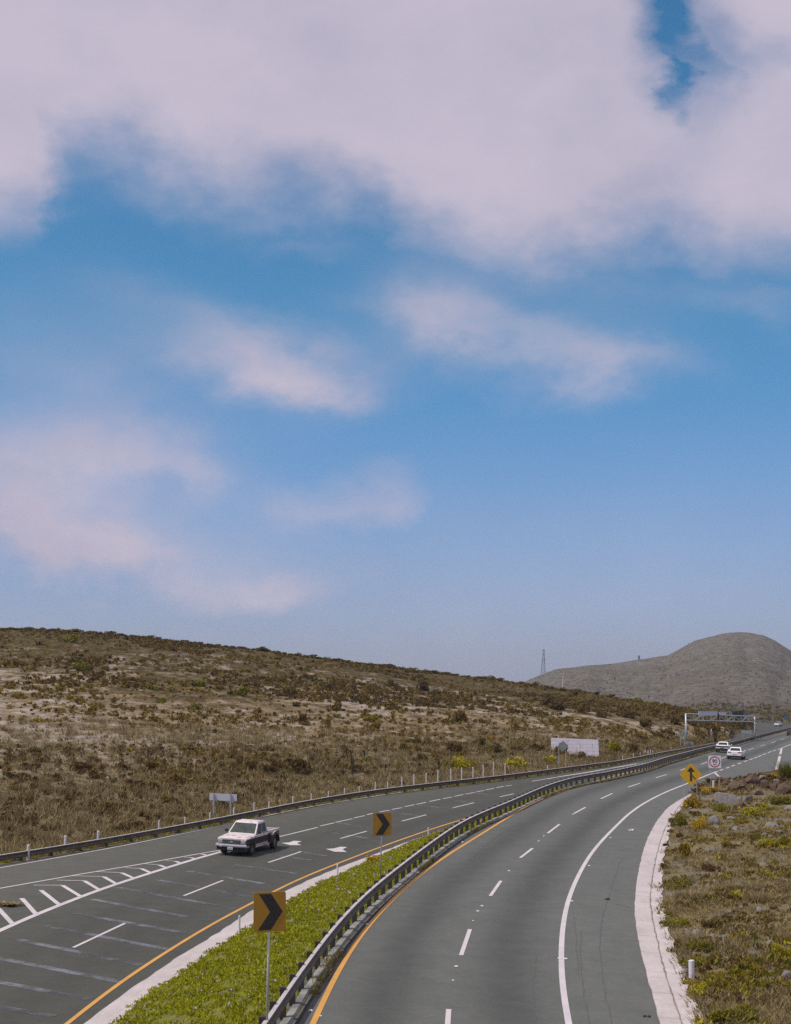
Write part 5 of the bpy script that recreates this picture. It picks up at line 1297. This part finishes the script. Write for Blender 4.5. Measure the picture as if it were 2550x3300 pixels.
def blob(px, py, rx, ry, rot=0, amp=1.0, sharp=1.0):
    A_, E_ = azel(px, py); u = math_n(n, 'SUBTRACT', azd, A_); v = math_n(n, 'SUBTRACT', eld, E_)
    c, s = math.cos(R(rot)), math.sin(R(rot)); sx_, sy_ = rx/F, ry/F
    uu = math_n(n, 'DIVIDE', math_n(n, 'ADD', math_n(n, 'MULTIPLY', u, c), math_n(n, 'MULTIPLY', v, s)), sx_)
    vv = math_n(n, 'DIVIDE', math_n(n, 'SUBTRACT', math_n(n, 'MULTIPLY', v, c), math_n(n, 'MULTIPLY', u, s)), sy_)
    r2 = math_n(n, 'ADD', math_n(n, 'MULTIPLY', uu, uu), math_n(n, 'MULTIPLY', vv, vv))
    return math_n(n, 'MULTIPLY', math_n(n, 'EXPONENT', math_n(n, 'MULTIPLY', r2, -1.0)), amp)
hole = math_n(n, 'MAXIMUM', math_n(n, 'MAXIMUM', blob(2175, 240, 62, 140, 5, 1.05), blob(2185, 40, 120, 270, 8, 1.12)), blob(2310, 110, 130, 130, 0, .6)); hole = math_n(n, 'MAXIMUM', hole, blob(2420, 150, 150, 70, -20, .35))
dens = math_n(n, 'MULTIPLY', dens, math_n(n, 'SUBTRACT', 1.0, math_n(n, 'MULTIPLY', hole, 1.0), None, True))
sm = None
for b_ in [(830,1190,300,100,-3,.78),(1060,1225,170,90,-8,.6),(800,1130,260,110,-12,.34),(300,1600,800,350,-8,.36),(600,1830,900,170,-5,.36),(1450,1000,250,95,-8,.74),(1360,1060,150,120,10,.42),(1920,1125,190,105,0,.86),(1690,1040,170,60,-10,.34),(2150,1120,160,60,-30,.22),(2330,950,200,60,-15,.22),(2480,1010,140,50,0,.2),(190,1440,290,125,-12,.82),(560,1460,240,80,-12,.6),(60,1640,260,130,-10,.95),(260,1740,190,70,-10,.7),(1250,1590,130,85,20,.62),(1060,1650,180,70,-5,.5),(870,1890,200,55,-8,.55),(500,1050,300,110,-15,.32),(150,1160,260,110,-20,.26),(330,1250,130,60,0,.18),(950,760,160,50,-5,.2),(1700,870,380,70,-5,.3),(620,1880,600,110,-6,.28),(200,1830,300,60,0,.25)]:
    o = blob(*b_); sm = o if sm is None else math_n(n, 'ADD', sm, o)
sm = math_n(n, 'MULTIPLY', sm, math_n(n, 'MULTIPLY_ADD', n3, .45, .46))
# generic broken cloud away from the view, so the rest of the dome matches
gen = smooth01(n4, .5, .66); away = smooth01(math_n(n, 'ABSOLUTE', az), .45, .8); gen = math_n(n, 'MULTIPLY', math_n(n, 'MULTIPLY', gen, away), .75)
cloud = math_n(n, 'MAXIMUM', math_n(n, 'MAXIMUM', dens, sm), gen)
cloud = math_n(n, 'MINIMUM', cloud, .97)
hz = smooth01(el, .24, .0)
cloud = math_n(n, 'MAXIMUM', cloud, math_n(n, 'MULTIPLY', hz, .36))
k_ = 1/STR
ccol = ramp(n, math_n(n, 'MULTIPLY_ADD', n2_, .55, math_n(n, 'MULTIPLY', n4, .45)), [(.36, (.47*k_, .435*k_, .555*k_)), (.6, (.575*k_, .52*k_, .625*k_))])
tnt = ramp(n, math_n(n, 'DIVIDE', el, .5, None, True), [(0, (.37, .57, 1.22)), (.2, (.38, .65, 1.11)), (.5, (.36, .79, 1.02)), (1, (.32, .78, .98))])
skc = mixc(n, 1.0, sk.outputs[0], tnt, 'MULTIPLY')
mx = mixc(n, cloud, skc, ccol); n.links.new(mx, bg.inputs[0])
cam = bpy.data.cameras.new('camera'); co = bpy.data.objects.new('camera', cam); COL.objects.link(co); S.camera = co
cam.sensor_fit = 'VERTICAL'; cam.sensor_height = 24; cam.lens = 24*F/3300; cam.clip_start = .5; cam.clip_end = 20000
co.location = (0, 0, CH); co.rotation_euler = (R(90)+TH, 0, 0)
vs = S.view_settings; vs.view_transform = 'Standard'; vs.look = 'None'; vs.exposure = 0; vs.gamma = 1; vs.use_curve_mapping = False
S.cycles.use_denoising = False; S.cycles.sample_clamp_indirect = 1.2; S.cycles.caustics_reflective = False; S.cycles.caustics_refractive = False

# ------------------------------------------------------------------ air
hb = MB(); hb.box(-5800, 5800, -280, 7800, -17.5, 130)
hm = bpy.data.materials.new('haze_air'); hm.use_nodes = True; hn = hm.node_tree; hn.nodes.remove(hn.nodes['Principled BSDF'])
pv = hn.nodes.new('ShaderNodeVolumePrincipled'); pv.inputs['Color'].default_value = (.80, .86, .96, 1); pv.inputs['Density'].default_value = .00010; pv.inputs['Anisotropy'].default_value = .2
hn.links.new(pv.outputs[0], hn.nodes['Material Output'].inputs['Volume'])
tag(hb.build('haze', hm), kind='stuff')
